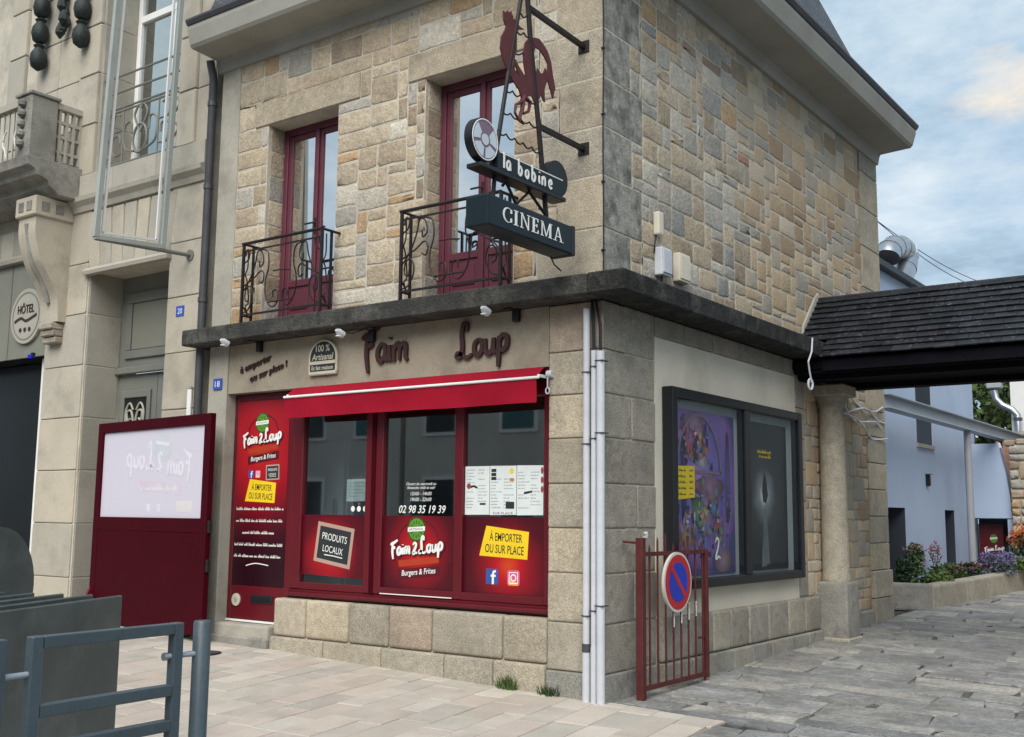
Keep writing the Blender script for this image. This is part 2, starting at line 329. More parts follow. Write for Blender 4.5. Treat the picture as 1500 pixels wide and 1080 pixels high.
def text(name, s, mat, parent, fn, u, w, height, width=None, d=.003, depth=.002, shear=0, rot=0, bold=0, flip=False, align='CENTER'):
    """lettering centred at (u, w) on a wall function, cap height about 'height'"""
    cu = bpy.data.curves.new('t', 'FONT'); cu.body = s; cu.size = 1; cu.shear = shear; cu.align_x = 'CENTER'; cu.resolution_u = 3; cu.offset = bold; cu.space_line = .85
    o = bpy.data.objects.new('t', cu); COL.objects.link(o); dg = bpy.context.evaluated_depsgraph_get(); me = bpy.data.meshes.new_from_object(o.evaluated_get(dg))
    bpy.data.objects.remove(o); bpy.data.curves.remove(cu)
    xs = [v.co.x for v in me.vertices]; ys = [v.co.y for v in me.vertices]
    if not xs: return None
    cx, cy = (min(xs)+max(xs))/2, (min(ys)+max(ys))/2; sy = height/(max(ys)-min(ys)); sx = width/(max(xs)-min(xs)) if width else sy
    bm = bmesh.new(); bm.from_mesh(me); bmesh.ops.remove_doubles(bm, verts=bm.verts, dist=1e-5)
    if depth > .0025:
        g = bmesh.ops.extrude_face_region(bm, geom=bm.faces[:])
        for e in g['geom']:
            if isinstance(e, bmesh.types.BMVert): e.co.z += 1
    o_ = wl(parent) if parent else Vector((0, 0, 0)); c_, s_ = math.cos(R(rot)), math.sin(R(rot))
    for v in bm.verts:
        a, b = (v.co.x-cx)*sx, (v.co.y-cy)*sy
        if flip: a = -a
        v.co = Vector(fn(u+a*c_-b*s_, w+a*s_+b*c_, d+v.co.z*depth)) - o_
    bmesh.ops.recalc_face_normals(bm, faces=bm.faces); bm.to_mesh(me); bm.free()
    return link(name, me, mat, parent)

def islands(o, name):
    """split a lettering mesh into one object per letter"""
    me = o.data; par = list(range(len(me.vertices)))
    def find(i):
        while par[i] != i: par[i] = par[par[i]]; i = par[i]
        return i
    for e in me.edges: par[find(e.vertices[0])] = find(e.vertices[1])
    groups = {}
    for p in me.polygons: groups.setdefault(find(p.vertices[0]), []).append([list(p.vertices)][0])
    mat = me.materials[0]; parent = o.parent
    for g in groups.values():
        ids = sorted({i for f in g for i in f}); mp = {i: k for k, i in enumerate(ids)}; m2 = bpy.data.meshes.new(name)
        m2.from_pydata([tuple(me.vertices[i].co) for i in ids], [], [[mp[i] for i in f] for f in g]); link(name, m2, mat, parent)
    bpy.data.objects.remove(o)
def G(x, y): return -.03*max(-9, min(8, x)) + .023*max(-12, min(16, y))

# ------------------------------------------------------------------ stones
def pillow(rect, fn, bulge=.014, jit=.006, gap=.008, rnd_=rnd, back=-.03, rc=.09, sharp=False):
    """one rough stone in a wall: rect (u0, u1, w0, w1); uneven outline, rounded arris, proud face"""
    u0, u1, w0, w1 = rect[0]+gap, rect[1]-gap, rect[2]+gap, rect[3]-gap; W_, H_ = u1-u0, w1-w0
    c = min(W_, H_)*rc*rnd_.uniform(.4, 1.2)
    ring = [(u0+c, w0), ((u0+u1)/2, w0), (u1-c, w0), (u1, w0+c), (u1, (w0+w1)/2), (u1, w1-c), (u1-c, w1), ((u0+u1)/2, w1), (u0+c, w1), (u0, w1-c), (u0, (w0+w1)/2), (u0, w0+c)]
    ring = [(a+rnd_.uniform(-jit, jit), b+rnd_.uniform(-jit, jit)) for a, b in ring]
    cu, cw = (u0+u1)/2, (w0+w1)/2; ins1 = .003 if sharp else .005; ins2 = .008 if sharp else min(.016, min(W_, H_)*.2)
    def shrink(p, k):
        du, dw = p[0]-cu, p[1]-cw
        return (cu+du*(1-k/(W_/2)), cw+dw*(1-k/(H_/2)))
    vs = [fn(*p, back) for p in ring] + [fn(*p, bulge*.1) for p in ring] + [fn(*shrink(p, ins1), bulge*.75) for p in ring] + [fn(*shrink(p, ins2), bulge*(1 if sharp else rnd_.uniform(.8, 1.25))) for p in ring]
    vs.append(fn(cu+rnd_.uniform(-.2, .2)*W_, cw+rnd_.uniform(-.2, .2)*H_, bulge*(1.05 if sharp else rnd_.uniform(.7, 1.5))))
    n = 12; fs = []
    for k in range(3): fs += [(k*n+i, k*n+(i+1) % n, (k+1)*n+(i+1) % n, (k+1)*n+i) for i in range(n)]
    fs += [(3*n+i, 3*n+(i+1) % n, 4*n) for i in range(n)]
    return vs, fs
def stone(name, rect, fn, mat, parent, **k):
    vs, fs = pillow(rect, fn, **k); o_ = wl(parent)
    me = bpy.data.meshes.new(name); me.from_pydata([(p[0]-o_.x, p[1]-o_.y, p[2]-o_.z) for p in vs], [], fs)
    if not k.get('sharp'):
        for p in me.polygons: p.use_smooth = True
    return link(name, me, ST[mat], parent)
def lines(a, b, marks, step, rg):
    pts = sorted({a, b, *[m for m in marks if a < m < b]}); out = []
    for p, q in zip(pts, pts[1:]):
        n = max(1, round((q-p)/step)); d = (q-p)/n
        out += [p+d*i + (rg.uniform(-.16, .16)*d if i else 0) for i in range(n)]
    return out+[b]
def rubble(u0, u1, w0, w1, holes, su, sw, seed, sizes):
    """fill a wall with rectangles of many sizes on an uneven grid, leaving the holes free"""
    rg = random.Random(seed)
    U = lines(u0, u1, [h for x in holes for h in x[:2]], su, rg); Wd = lines(w0, w1, [h for x in holes for h in x[2:]], sw, rg)
    nu, nw = len(U)-1, len(Wd)-1; used = [[False]*nw for _ in range(nu)]
    for i in range(nu):
        for j in range(nw):
            cu, cw = (U[i]+U[i+1])/2, (Wd[j]+Wd[j+1])/2
            if any(h[0] <= cu <= h[1] and h[2] <= cw <= h[3] for h in holes): used[i][j] = True
    out = []
    for j in range(nw):
        for i in range(nu):
            if used[i][j]: continue
            opts = sizes[:]; rg.shuffle(opts)
            for a, b in opts+[(2, 1), (1, 2), (1, 1)]:
                if i+a <= nu and j+b <= nw and not any(used[p][q] for p in range(i, i+a) for q in range(j, j+b)): break
            for p in range(i, i+a):
                for q in range(j, j+b): used[p][q] = True
            out.append((U[i], U[i+a], Wd[j], Wd[j+b]))
    return out
def clip(poly, a, b, c):
    """keep the side a*x + b*y <= c"""
    out = []
    for i, p in enumerate(poly):
        q = poly[(i+1) % len(poly)]; dp, dq = a*p[0]+b*p[1]-c, a*q[0]+b*q[1]-c
        if dp <= 0: out.append(p)
        if (dp < 0 < dq) or (dq < 0 < dp):
            t = dp/(dp-dq); out.append((p[0]+(q[0]-p[0])*t, p[1]+(q[1]-p[1])*t))
    return out
def area(p): return abs(sum(p[i][0]*p[(i+1) % len(p)][1]-p[(i+1) % len(p)][0]*p[i][1] for i in range(len(p))))/2
def slab_mesh(poly, top, inset, dz):
    if inset > .0036: inset *= rnd.choice([.9, 1.3, 1.6, 2, 2.4, 3.6])
    n = len(poly); cx = sum(p[0] for p in poly)/n; cy = sum(p[1] for p in poly)/n
    if sum((poly[i][0]*poly[(i+1) % n][1]-poly[(i+1) % n][0]*poly[i][1]) for i in range(n)) < 0: poly = poly[::-1]
    def sh(p, k):
        d = math.hypot(p[0]-cx, p[1]-cy) or 1; return (p[0]-(p[0]-cx)/d*k, p[1]-(p[1]-cy)/d*k)
    vs = []
    tx, ty = rnd.uniform(-dz, dz)*.02, rnd.uniform(-dz, dz)*.02; h = rnd.uniform(-dz, dz)
    for k, z in ((inset, -.03), (inset, -.005), (inset+.007, 0)):
        for p in poly:
            q = sh(p, k); vs.append((*q, G(*q)+top+z+h+tx*(q[0]-cx)+ty*(q[1]-cy)))
    fs = [(r*n+i, r*n+(i+1) % n, (r+1)*n+(i+1) % n, (r+1)*n+i) for r in (0, 1) for i in range(n)] + [[2*n+i for i in range(n)]]
    return vs, fs

# ================================================================== the setting
mb = MB(); xs = (-250, -9, 8, 250); ys = (-250, -12, 16, 250)
vs = [(x, y, G(x, y)-.06) for y in ys for x in xs]
mb.add(vs, [(j*4+i, j*4+i+1, (j+1)*4+i+1, (j+1)*4+i) for j in range(3) for i in range(3)])
struct(mb.build('ground', 'asphalt'))
def gsheet(name, mat, poly, dz):
    return struct(MB().add([(x, y, G(x, y)+dz) for x, y in poly], [list(range(len(poly)))]).build(name, mat))
pav = gsheet('pavement', 'paving_joint', [(-9, -7), (.95, -7), (.95, .05), (.05, .05), (.05, .6), (-9, .6)], -.011)
all_ = gsheet('alley', 'flag_joint', [(-.05, .05), (.95, .05), (.95, -7), (7, -7), (7, 16), (-.05, 16)], -.016)
def lay(parent, name, polys, mats, top, inset, dz, vis, limit=290):
    polys.sort(key=lambda p: not vis(p)); ind = [p for p in polys if vis(p)][:limit]; rest = polys[len(ind):]
    for p in ind:
        vs, fs = slab_mesh(p, top, inset, dz); me = bpy.data.meshes.new(name); me.from_pydata(vs, [], fs); link(name, me, ST[rnd.choice(mats)], parent)
    mb = MB()
    for p in rest: mb.add(*slab_mesh(p, top, inset, dz))
    if rest:
        o = mb.build(name+'_field', ST[mats[0]], parent); o['kind'] = 'stuff'
def mid(p): return (sum(q[0] for q in p)/len(p), sum(q[1] for q in p)/len(p))
def rotgrid(ang, ox, oy, nrow, rowh, L0, L1, lmin, lmax, jit, seed):
    """courses along the rotated u axis"""
    rg = random.Random(seed); c, s = math.cos(R(ang)), math.sin(R(ang)); out = []; v = 0
    for r in range(nrow):
        h = rowh*(rg.uniform(.82, 1.2) if jit < .02 else rg.uniform(.6, 1.5)); u = L0+rg.uniform(-.5, 0)
        while u < L1:
            l = rg.uniform(lmin, lmax); q = [(u, v), (u+l, v), (u+l, v+h), (u, v+h)]
            out.append([(ox+(a+rg.uniform(-jit, jit))*c-(b+rg.uniform(-jit, jit))*s, oy+(a+rg.uniform(-jit, jit))*s+(b+rg.uniform(-jit, jit))*c) for a, b in q]); u += l
        v += h
    return out
# pavement: long courses running out from the shop front
ps = []
for p in rotgrid(98, 2.6, -7.4, 56, .215, -1, 9.5, .35, .75, .004, 5):
    p = clip(p, 1, 0, .95); p = clip(p, 0, 1, .05) if p else p; p = clip(p, -1, 0, 8.8) if p else p; p = clip(p, 0, -1, 6.9) if p else p
    if len(p) >= 3 and area(p) > .01: ps.append(p)
lay(pav, 'paving_slab', ps, ['pa', 'pb', 'pc', 'pd', 'pb'], 0, .0036, .0025, lambda p: mid(p)[1] > -3.5 + max(0, mid(p)[0])*.6 and mid(p)[0] > -6 and mid(p)[1] > -3.9-.35*min(0, mid(p)[0]+2))
# alley: worn flagstones in courses across the lane
fs_ = []
def cl_alley(p):
    p = clip(p, -1, 0, -.0)
    if p: p = clip(p, 1, 0, 6.5)
    return p
for p in rotgrid(6, -1, -7.2, 70, .31, -.6, 8.5, .3, .95, .045, 9):
    p = cl_alley(p)
    if not p or len(p) < 3: continue
    m = mid(p)
    if m[1] < .06 and m[0] < .95: continue
    if m[1] < .3 and m[0] < 1.2:
        p = clip(p, 0, -1, -.055) if m[1] > .05 and m[0] < .95 else clip(p, -1, 0, -.955)
    if p and len(p) >= 3 and area(p) > .012: fs_.append(p)
lay(all_, 'flagstone', fs_, ['fa', 'fb', 'fc', 'fd', 'fa', 'fb'], -.002, .004, .005, lambda p: mid(p)[1] > -1.2 and mid(p)[0] < 3.4-.17*mid(p)[1])

# ================================================================== the corner building
B = thing('corner_building', 'two-storey corner building of mixed tan stone with burger shop on the ground floor', 'building')
ZE = 6.08        # soffit
YE = 6.83        # far end of the alley wall
XL = -4.67       # left end of the street front
# --- mortar cores (openings left open)
OP = [(-3.93, -2.945), (-1.85, -.865)]; OZ = 5.24
mb = MB()
mb.box(XL, OP[0][0], -.003, .32, 3.1, ZE+.1); mb.box(OP[0][1], OP[1][0], -.003, .32, 3.1, ZE+.1); mb.box(OP[1][1], .003, -.003, .32, 3.1, ZE+.1)
mb.box(OP[0][0], OP[0][1], -.003, .32, OZ, ZE+.1); mb.box(OP[1][0], OP[1][1], -.003, .32, OZ, ZE+.1)
uf = mb.build('upper_street_wall', 'mortar', B)
us = box('upper_alley_wall', 'mortar', B, -.32, .003, .33, YE-.01, 3.1, ZE+.1)
ls = box('lower_alley_wall', 'mortar', B, -.32, -.004, .33, YE-.01, -.1, 3.02)
lf = box('corner_pier', 'mortar', B, -.5, -.012, .012, .325, -.1, 3.02)
box('back_wall', 'mortar', B, XL, -.33, YE-.3, YE-.02, -.1, ZE+.1)
box('party_wall', 'inside_wall', B, XL, XL+.25, .33, YE-.31, -.1, ZE+.1)
box('shop_floor', 'wood_inside', B, XL+.26, -.33, .33, YE-.32, .1, .3)
box('upper_floor', 'inside_wall', B, XL+.26, -.33, .33, YE-.32, 3.03, 3.18)
box('shop_back_wall', 'inside_wall', B, XL+.26, -.33, 3.2, 3.3, .31, 3.02)
box('upstairs_back_wall', 'inside_wall', B, XL+.26, -.33, 2.2, 2.3, 3.19, ZE)
nst = [0]; far = []
def rub(parent, rects, fn, pal, **k):
    keys, wts = zip(*pal)
    for r in rects:
        m = rnd.choices(keys, wts)[0]
        if m == 'rust' and (r[1]-r[0])*(r[3]-r[2]) > .035: m = 'brown'
        if nst[0] < 298:
            stone('stone', r, fn, m, parent, **k); nst[0] += 1
        else: far.append((r, fn))
PF = [('tan', 34), ('buff', 28), ('ochre', 9), ('grey', 14), ('pale', 10), ('brown', 8), ('rust', 2)]
PS = [('tan', 20), ('buff', 16), ('ochre', 2), ('grey', 30), ('pale', 13), ('brown', 9), ('rust', 1.5), ('slatey', 8)]
# --- quoins of the upper storey
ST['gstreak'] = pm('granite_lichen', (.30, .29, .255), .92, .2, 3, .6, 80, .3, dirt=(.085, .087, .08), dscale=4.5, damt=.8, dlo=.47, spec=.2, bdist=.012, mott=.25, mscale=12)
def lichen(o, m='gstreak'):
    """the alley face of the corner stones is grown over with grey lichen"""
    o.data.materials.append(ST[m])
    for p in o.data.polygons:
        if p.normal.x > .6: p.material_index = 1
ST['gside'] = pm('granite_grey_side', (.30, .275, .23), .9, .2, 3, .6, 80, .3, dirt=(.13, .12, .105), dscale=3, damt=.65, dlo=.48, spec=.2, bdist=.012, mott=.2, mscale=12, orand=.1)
qz = [3.19, 3.60, 4.02, 4.42, 4.83, 5.24, 5.66, ZE+.02]; qx = [.62, .42, .58, .40, .60, .44, .6]; qy = [.42, .6, .44, .62, .42, .58, .44]
for i in range(7):
    p = .006+rnd.uniform(-.003, .004)
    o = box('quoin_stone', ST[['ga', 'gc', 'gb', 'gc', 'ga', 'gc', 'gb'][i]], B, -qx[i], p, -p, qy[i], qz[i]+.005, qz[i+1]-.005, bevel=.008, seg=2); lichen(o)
LX = (-4.13, -2.66); LX2 = (-2.06, -.66)
holes = [(OP[0][0], OP[0][1], 3.19, OZ), (OP[1][0], OP[1][1], 3.19, OZ), (LX[0], LX[1], OZ, OZ+.26), (LX2[0], LX2[1], OZ, OZ+.27)] + [(-qx[i], 0, qz[i], qz[i+1]) for i in range(7)]
rub(uf, rubble(-4.385, 0, 3.19, ZE+.02, holes, .118, .112, 3, [(3, 2), (3, 1), (4, 2), (2, 2), (3, 2), (4, 2), (3, 2), (2, 1), (5, 2), (2, 2)]), front, PF, gap=.006, bulge=.0095, jit=.008)
for lx in (LX, LX2):
    stone('lintel', (lx[0], lx[1], OZ, OZ+.265), front, 'gc', uf, gap=.004, bulge=.02, jit=.002, rc=.03, sharp=True)
# --- stones in the door reveals
for a, b in OP:
    for k in range(8):
        z0 = 3.19+k*(OZ-3.19)/8; z1 = z0+(OZ-3.19)/8
        for x, sg in ((a, 1), (b, -1)):
            fnr = (lambda u, w, d, x=x, sg=sg: (x+sg*d*.4, u, w))
            stone('reveal_stone', (.03, .215, z0, z1), fnr, rnd.choice(['tan', 'buff', 'grey', 'brown']), uf, gap=.004, bulge=.01, jit=.003)
# --- alley side
EQ = [3.19, 3.72, 4.22, 4.75, 5.25, 5.72, ZE+.02]
for i in range(6):
    box('end_stone', ST[['ga', 'gb', 'gc', 'ga', 'gc', 'gb'][i]], B, -.3, .028, 6.15, YE, EQ[i]+.004, EQ[i+1]-.004, bevel=.006)
holes = [(0, qy[i], qz[i], qz[i+1]) for i in range(7)] + [(6.15, 7, 3.1, 7)]
rs = rubble(0, 6.15, 3.19, ZE+.02, holes, .128, .10, 8, [(2, 1), (3, 1), (2, 2), (3, 2), (2, 2), (3, 2), (2, 1), (3, 2), (2, 2)])
rs.sort(key=lambda r: r[0])
rub(us, rs, side, PS, gap=.006, bulge=.0095, jit=.008)
# --- ground floor pier: big granite blocks round the corner
pz = [.2, .56, .93, 1.27, 1.61, 1.96, 2.30, 2.64, 3.02]
for i in range(8):
    p = .006+rnd.uniform(-.003, .004)
    sx = .5; sy = [.80, .45, .8, .5, .8, .42, .8, .8][i]
    mt = ['gb', 'ga', 'gc', 'gb', 'ga', 'gc', 'ga', 'gd'][i]
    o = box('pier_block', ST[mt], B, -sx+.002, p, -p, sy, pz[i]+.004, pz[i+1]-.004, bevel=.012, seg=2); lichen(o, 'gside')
    if sy < .8: stone('pier_block', (sy, .81, pz[i], pz[i+1]), side, 'gside', ls, gap=.004, bulge=.012, jit=.003, rc=.05, sharp=True)
box('plinth_stone', ST['gdark'], B, -.497, .03, -.03, .8, -.1, .196, bevel=.012, seg=2)
# --- base under the shop window
bx = [-3.585, -3.16, -2.62, -2.14, -1.66, -.93, -.503]
for i in range(6):
    box('base_block', ST[['ga', 'gc', 'gb', 'gd', 'gb', 'ga'][i]], B, bx[i]+.004, bx[i+1]-.004, -.006-rnd.random()*.005, .21, .235, .575, bevel=.028, seg=3, smooth=True)
mb = MB().box(-3.6, -.503, -.02, .2, -.1, .228)
pb = [-3.6, -2.9, -2.2, -1.5, -1.0, -.503]
for i in range(5): box('plinth_stone', ST[['gb', 'ga', 'gb', 'gb', 'ga'][i]], B, pb[i]+.003, pb[i+1]-.003, -.03-rnd.random()*.006, .2, -.1, .228, bevel=.015, seg=2)
box('sill_bed', 'mortar', B, -3.58, -.51, .02, .19, .2, .555)
box('door_step', 'concrete', B, -4.38, -3.61, -.05, .3, -.05, .31, bevel=.02, seg=2)
box('step_foot', ST['gdark'], B, -4.42, -3.605, -.075, .2, -.05, .2, bevel=.015)
# --- concrete pilaster and render band
box('pilaster', 'concrete', B, XL, -4.385, -.02, .3, -.05, ZE+.05, bevel=.01)
box('sign_band', 'render_band', B, -4.38, -.503, .0, .3, 2.535, 3.021)
# --- alley wall, ground floor
yb = [.8, 1.35, 1.9, 2.45, 3.0, 3.55, 4.1]
for i in range(6): stone('band_block', (yb[i], yb[i+1], 2.845, 3.02), side, rnd.choice(['gd', 'gside', 'gside']), ls, gap=.004, bulge=.012, jit=.003, rc=.05, sharp=True)
box('plaster_panel', 'plaster', B, -.011, .004, .812, 3.868, .55, 2.84)
yb = [.82, 1.3, 1.75, 2.1, 2.5, 2.95, 3.45, 3.9, 4.33]
for i in range(8):
    box('base_block', ST[rnd.choice(['gside', 'gb', 'gside'])], B, -.1, .055, yb[i]+.004, yb[i+1]-.004, .205, .55, bevel=.03, seg=3, smooth=True)
    box('plinth_stone', ST[rnd.choice(['gdark', 'gside'])], B, -.1, .085, yb[i]+.003, yb[i+1]-.003, -.1, .2, bevel=.015, seg=2)
for i in range(7): stone('pier_block', (3.87, 4.12, .56+i*.326, .56+(i+1)*.326), side, rnd.choice(['gside', 'gb', 'gd']), ls, gap=.004, bulge=.012, jit=.003, rc=.05, sharp=True)
rub(ls, rubble(4.12, 6.15, .3, 3.02, [(4.12, 4.33, .3, .55)], .13, .13, 21, [(2, 1), (2, 2), (1, 1), (3, 2), (2, 1)]), side, [('tan', 20), ('grey', 25), ('brown', 20), ('rust', 8), ('buff', 12)], gap=.008, bulge=.02)
for i in range(9):
    z0 = .1+i*.324; box('end_stone', ST[['gb', 'ga', 'gc'][i % 3]], B, -.3, .028 if i > 1 else .06, 6.15, YE, z0+.004, z0+.32, bevel=.008)
box('plinth_stone', ST['gdark'], B, -.1, .05, 4.36, 6.14, -.1, .3, bevel=.02)
if far:
    mb = MB()
    for r, fn in far: mb.add(*pillow(r, fn, gap=.006, bulge=.0095, jit=.008))
    # the far stones: too many to pick apart one by one
    mm = ST['tan'].copy(); mm.name = 'stone_mixed'; nt = mm.node_tree; N = nt.nodes; L = nt.links; b = N['Principled BSDF']
    gi = N.new('ShaderNodeNewGeometry'); rp = N.new('ShaderNodeValToRGB'); L.new(gi.outputs['Random Per Island'], rp.inputs[0]); rp.color_ramp.interpolation = 'CONSTANT'
    e = rp.color_ramp.elements; cs = [(.40, .325, .235), (.36, .335, .29), (.44, .37, .275), (.31, .245, .18), (.46, .42, .35), (.31, .30, .275), (.36, .335, .29), (.40, .325, .235)]
    e[0].color = (*cs[0], 1); e[1].position = .125; e[1].color = (*cs[1], 1)
    for i, c in enumerate(cs[2:]): q = e.new(.25+.125*i); q.color = (*c, 1)
    old = b.inputs['Base Color'].links[0].from_socket; mx = N.new('ShaderNodeMix'); mx.data_type = 'RGBA'; mx.blend_type = 'MULTIPLY'; mx.inputs[0].default_value = .5
    mx.inputs[0].default_value = .35; L.new(rp.outputs[0], mx.inputs[6]); sc = N.new('ShaderNodeVectorMath'); sc.operation = 'SCALE'; sc.inputs['Scale'].default_value = 3; L.new(old, sc.inputs[0]); L.new(sc.outputs[0], mx.inputs[7]); L.new(mx.outputs[2], b.inputs['Base Color'])
    o = mb.build('far_wall_stones', mm, us, smooth=True); o['kind'] = 'stuff'
# --- ledge (concrete canopy) round the ground floor
def ledge(name, pts, mat, z0, z1):
    o = MB().prism([(x, y, z0) for x, y in pts], (0, 0, z1-z0)).build(name, mat, B, bevel=.012); return o
ledge('street_ledge', [(-4.84, -.25), (.0, -.25), (.0, .1), (-4.84, .1)], 'ledge_grey', 3.025, 3.186)
ledge('alley_ledge', [(.002, -.25), (.33, -.25), (.33, 4.25), (.002, 4.25)], 'ledge_black', 3.022, 3.188)
# --- eaves
def eave(name, prof, path, mat):
    """profile (out, z) swept round the corner: street front then alley side"""
    vs = []; k = len(prof)
    for o, z in prof: vs.append((XL-.05, -o*.84, z))
    for o, z in prof: vs.append((o, -o*.84, z))
    for o, z in prof: vs.append((o, YE+.02, z))
    fs = [(s*k+i, s*k+(i+1) % k, (s+1)*k+(i+1) % k, (s+1)*k+i) for s in (0, 1) for i in range(k)] + [list(range(k))[::-1], [2*k+i for i in range(k)]]
    return MB().add(vs, fs).build(name, mat, B)
eave('eaves', [(-.2, ZE+.16), (-.2, ZE), (.47, ZE+.03), (.5, ZE+.06), (.545, ZE+.21), (.545, ZE+.25), (.1, ZE+.25)], None, 'soffit_paint')
eave('eaves_band', [(-.1, ZE+.02), (-.1, ZE-.12), (.05, ZE-.12), (.07, ZE-.02), (.09, ZE+.02)], None, 'soffit_paint')
g = eave('gutter', [(.50, ZE+.252), (.56, ZE+.252), (.585, ZE+.29), (.585, ZE+.31), (.50, ZE+.31)], None, 'zinc_dark')
# mansard of slates
def roof():
    o0, z0 = .36, ZE+.255; zt = z0+3.6; t = 1.45; yf = YE-.62
    vs = [(XL-.05, -.3, z0), (o0, -.3, z0), (o0, yf, z0), (XL-.05, yf, z0), (XL-.05, -.3+t, zt), (o0-t, -.3+t, zt), (o0-t, yf-t*.9, zt), (XL-.05, yf-t*.9, zt)]
    return MB().add(vs, [(0, 1, 5, 4), (1, 2, 6, 5), (2, 3, 7, 6), (3, 0, 4, 7), (4, 5, 6, 7), (3, 2, 1, 0)]).build('roof', 'roof_slate', B)
m = pm('roof_slate', (.05, .055, .065), .6, .3, 4, .3, 60, .2)
nt = m.node_tree; N = nt.nodes; L = nt.links; b = N['Principled BSDF']
br = N.new('ShaderNodeTexBrick'); br.inputs['Scale'].default_value = 5; br.inputs['Mortar Size'].default_value = .02; br.inputs['Color1'].default_value = (.09, .095, .105, 1); br.inputs['Color2'].default_value = (.045, .05, .06, 1); br.inputs['Mortar'].default_value = (.008, .008, .01, 1)
mp = N.new('ShaderNodeMapping'); tc = N.new('ShaderNodeTexCoord'); cx_ = N.new('ShaderNodeSeparateXYZ'); cy_ = N.new('ShaderNodeCombineXYZ'); L.new(tc.outputs['Object'], cx_.inputs[0])
ad = N.new('ShaderNodeMath'); L.new(cx_.outputs[0], ad.inputs[0]); L.new(cx_.outputs[1], ad.inputs[1]); L.new(ad.outputs[0], cy_.inputs[0]); L.new(cx_.outputs[2], cy_.inputs[1])
L.new(cy_.outputs[0], br.inputs['Vector']); L.new(br.outputs[0], b.inputs['Base Color'])
roof()

# --- French doors with their wrought-iron railings
def french_door(a, b, curt):
    y = .21; D = node('french_door', B); z0, z1 = 3.19, OZ+.02; w = .06; c = (a+b)/2
    mb = MB().box(a, a+w, y, y+.08, z0, z1).box(b-w, b, y, y+.08, z0, z1).box(a+w, b-w, y+.002, y+.078, z1-.09, z1-.005).box(a+w, b-w, y+.002, y+.078, z0, z0+.05)
    mb.build('door_frame', 'burgundy', D, bevel=.006)
    for s, (p, q) in enumerate(((a+w+.003, c-.004), (c+.004, b-w-.003))):
        mb = MB().box(p, p+.055, y+.012, y+.06, z0+.052, z1-.093).box(q-.055, q, y+.012, y+.06, z0+.052, z1-.093)
        mb.box(p+.055, q-.055, y+.014, y+.058, z1-.15, z1-.094).box(p+.055, q-.055, y+.014, y+.058, z0+.053, z0+.13).box(p+.055, q-.055, y+.014, y+.058, z0+.40, z0+.47)
        mb.build('leaf_frame', 'burgundy', D, bevel=.006)
        box('door_panel', 'burgundy', D, p+.056, q-.056, y+.028, y+.05, z0+.13, z0+.40)
        box('panel_field', 'burgundy', D, p+.09, q-.09, y+.018, y+.028, z0+.17, z0+.36, bevel=.006)
        box('pane', 'glass_sky', D, p+.056, q-.056, y+.032, y+.038, z0+.471, z1-.151)
    mb = MB().box(c-.022, c+.022, y-.012, y+.012, z0+.052, z1-.093); mb.build('meeting_stile', 'burgundy', D, bevel=.006)
    mb = MB().box(c+.0, c+.022, y-.02, y-.012, z0+.9, z0+1.06).tube([(c+.012, y-.02, z0+1.0), (c+.012, y-.055, z0+1.0), (c-.09, y-.055, z0+1.0)], .009, 6); mb.build('handle', 'iron', D)
    # curtain hung inside the glass, in folds
    for p, q, zb in curt:
        n = 26; pts = [(a+(b-a)*(p+(q-p)*i/n), y+.12+.014*math.sin(i*1.9)) for i in range(n+1)]
        vs = [(x, yy, z) for z in (z0+zb, z1-.1) for x, yy in pts] + [(x, yy+.004, z) for z in (z0+zb, z1-.1) for x, yy in pts]
        k = n+1; fs = [(i, i+1, k+i+1, k+i) for i in range(n)] + [(2*k+i, 3*k+i, 3*k+i+1, 2*k+i+1) for i in range(n)]
        MB().add(vs, fs).build('curtain', 'curtain', D, smooth=True)
french_door(*OP[0], [(.2, .5, .1), (.52, .98, .1)]); french_door(*OP[1], [(.14, .52, .95), (.53, .97, .8)])
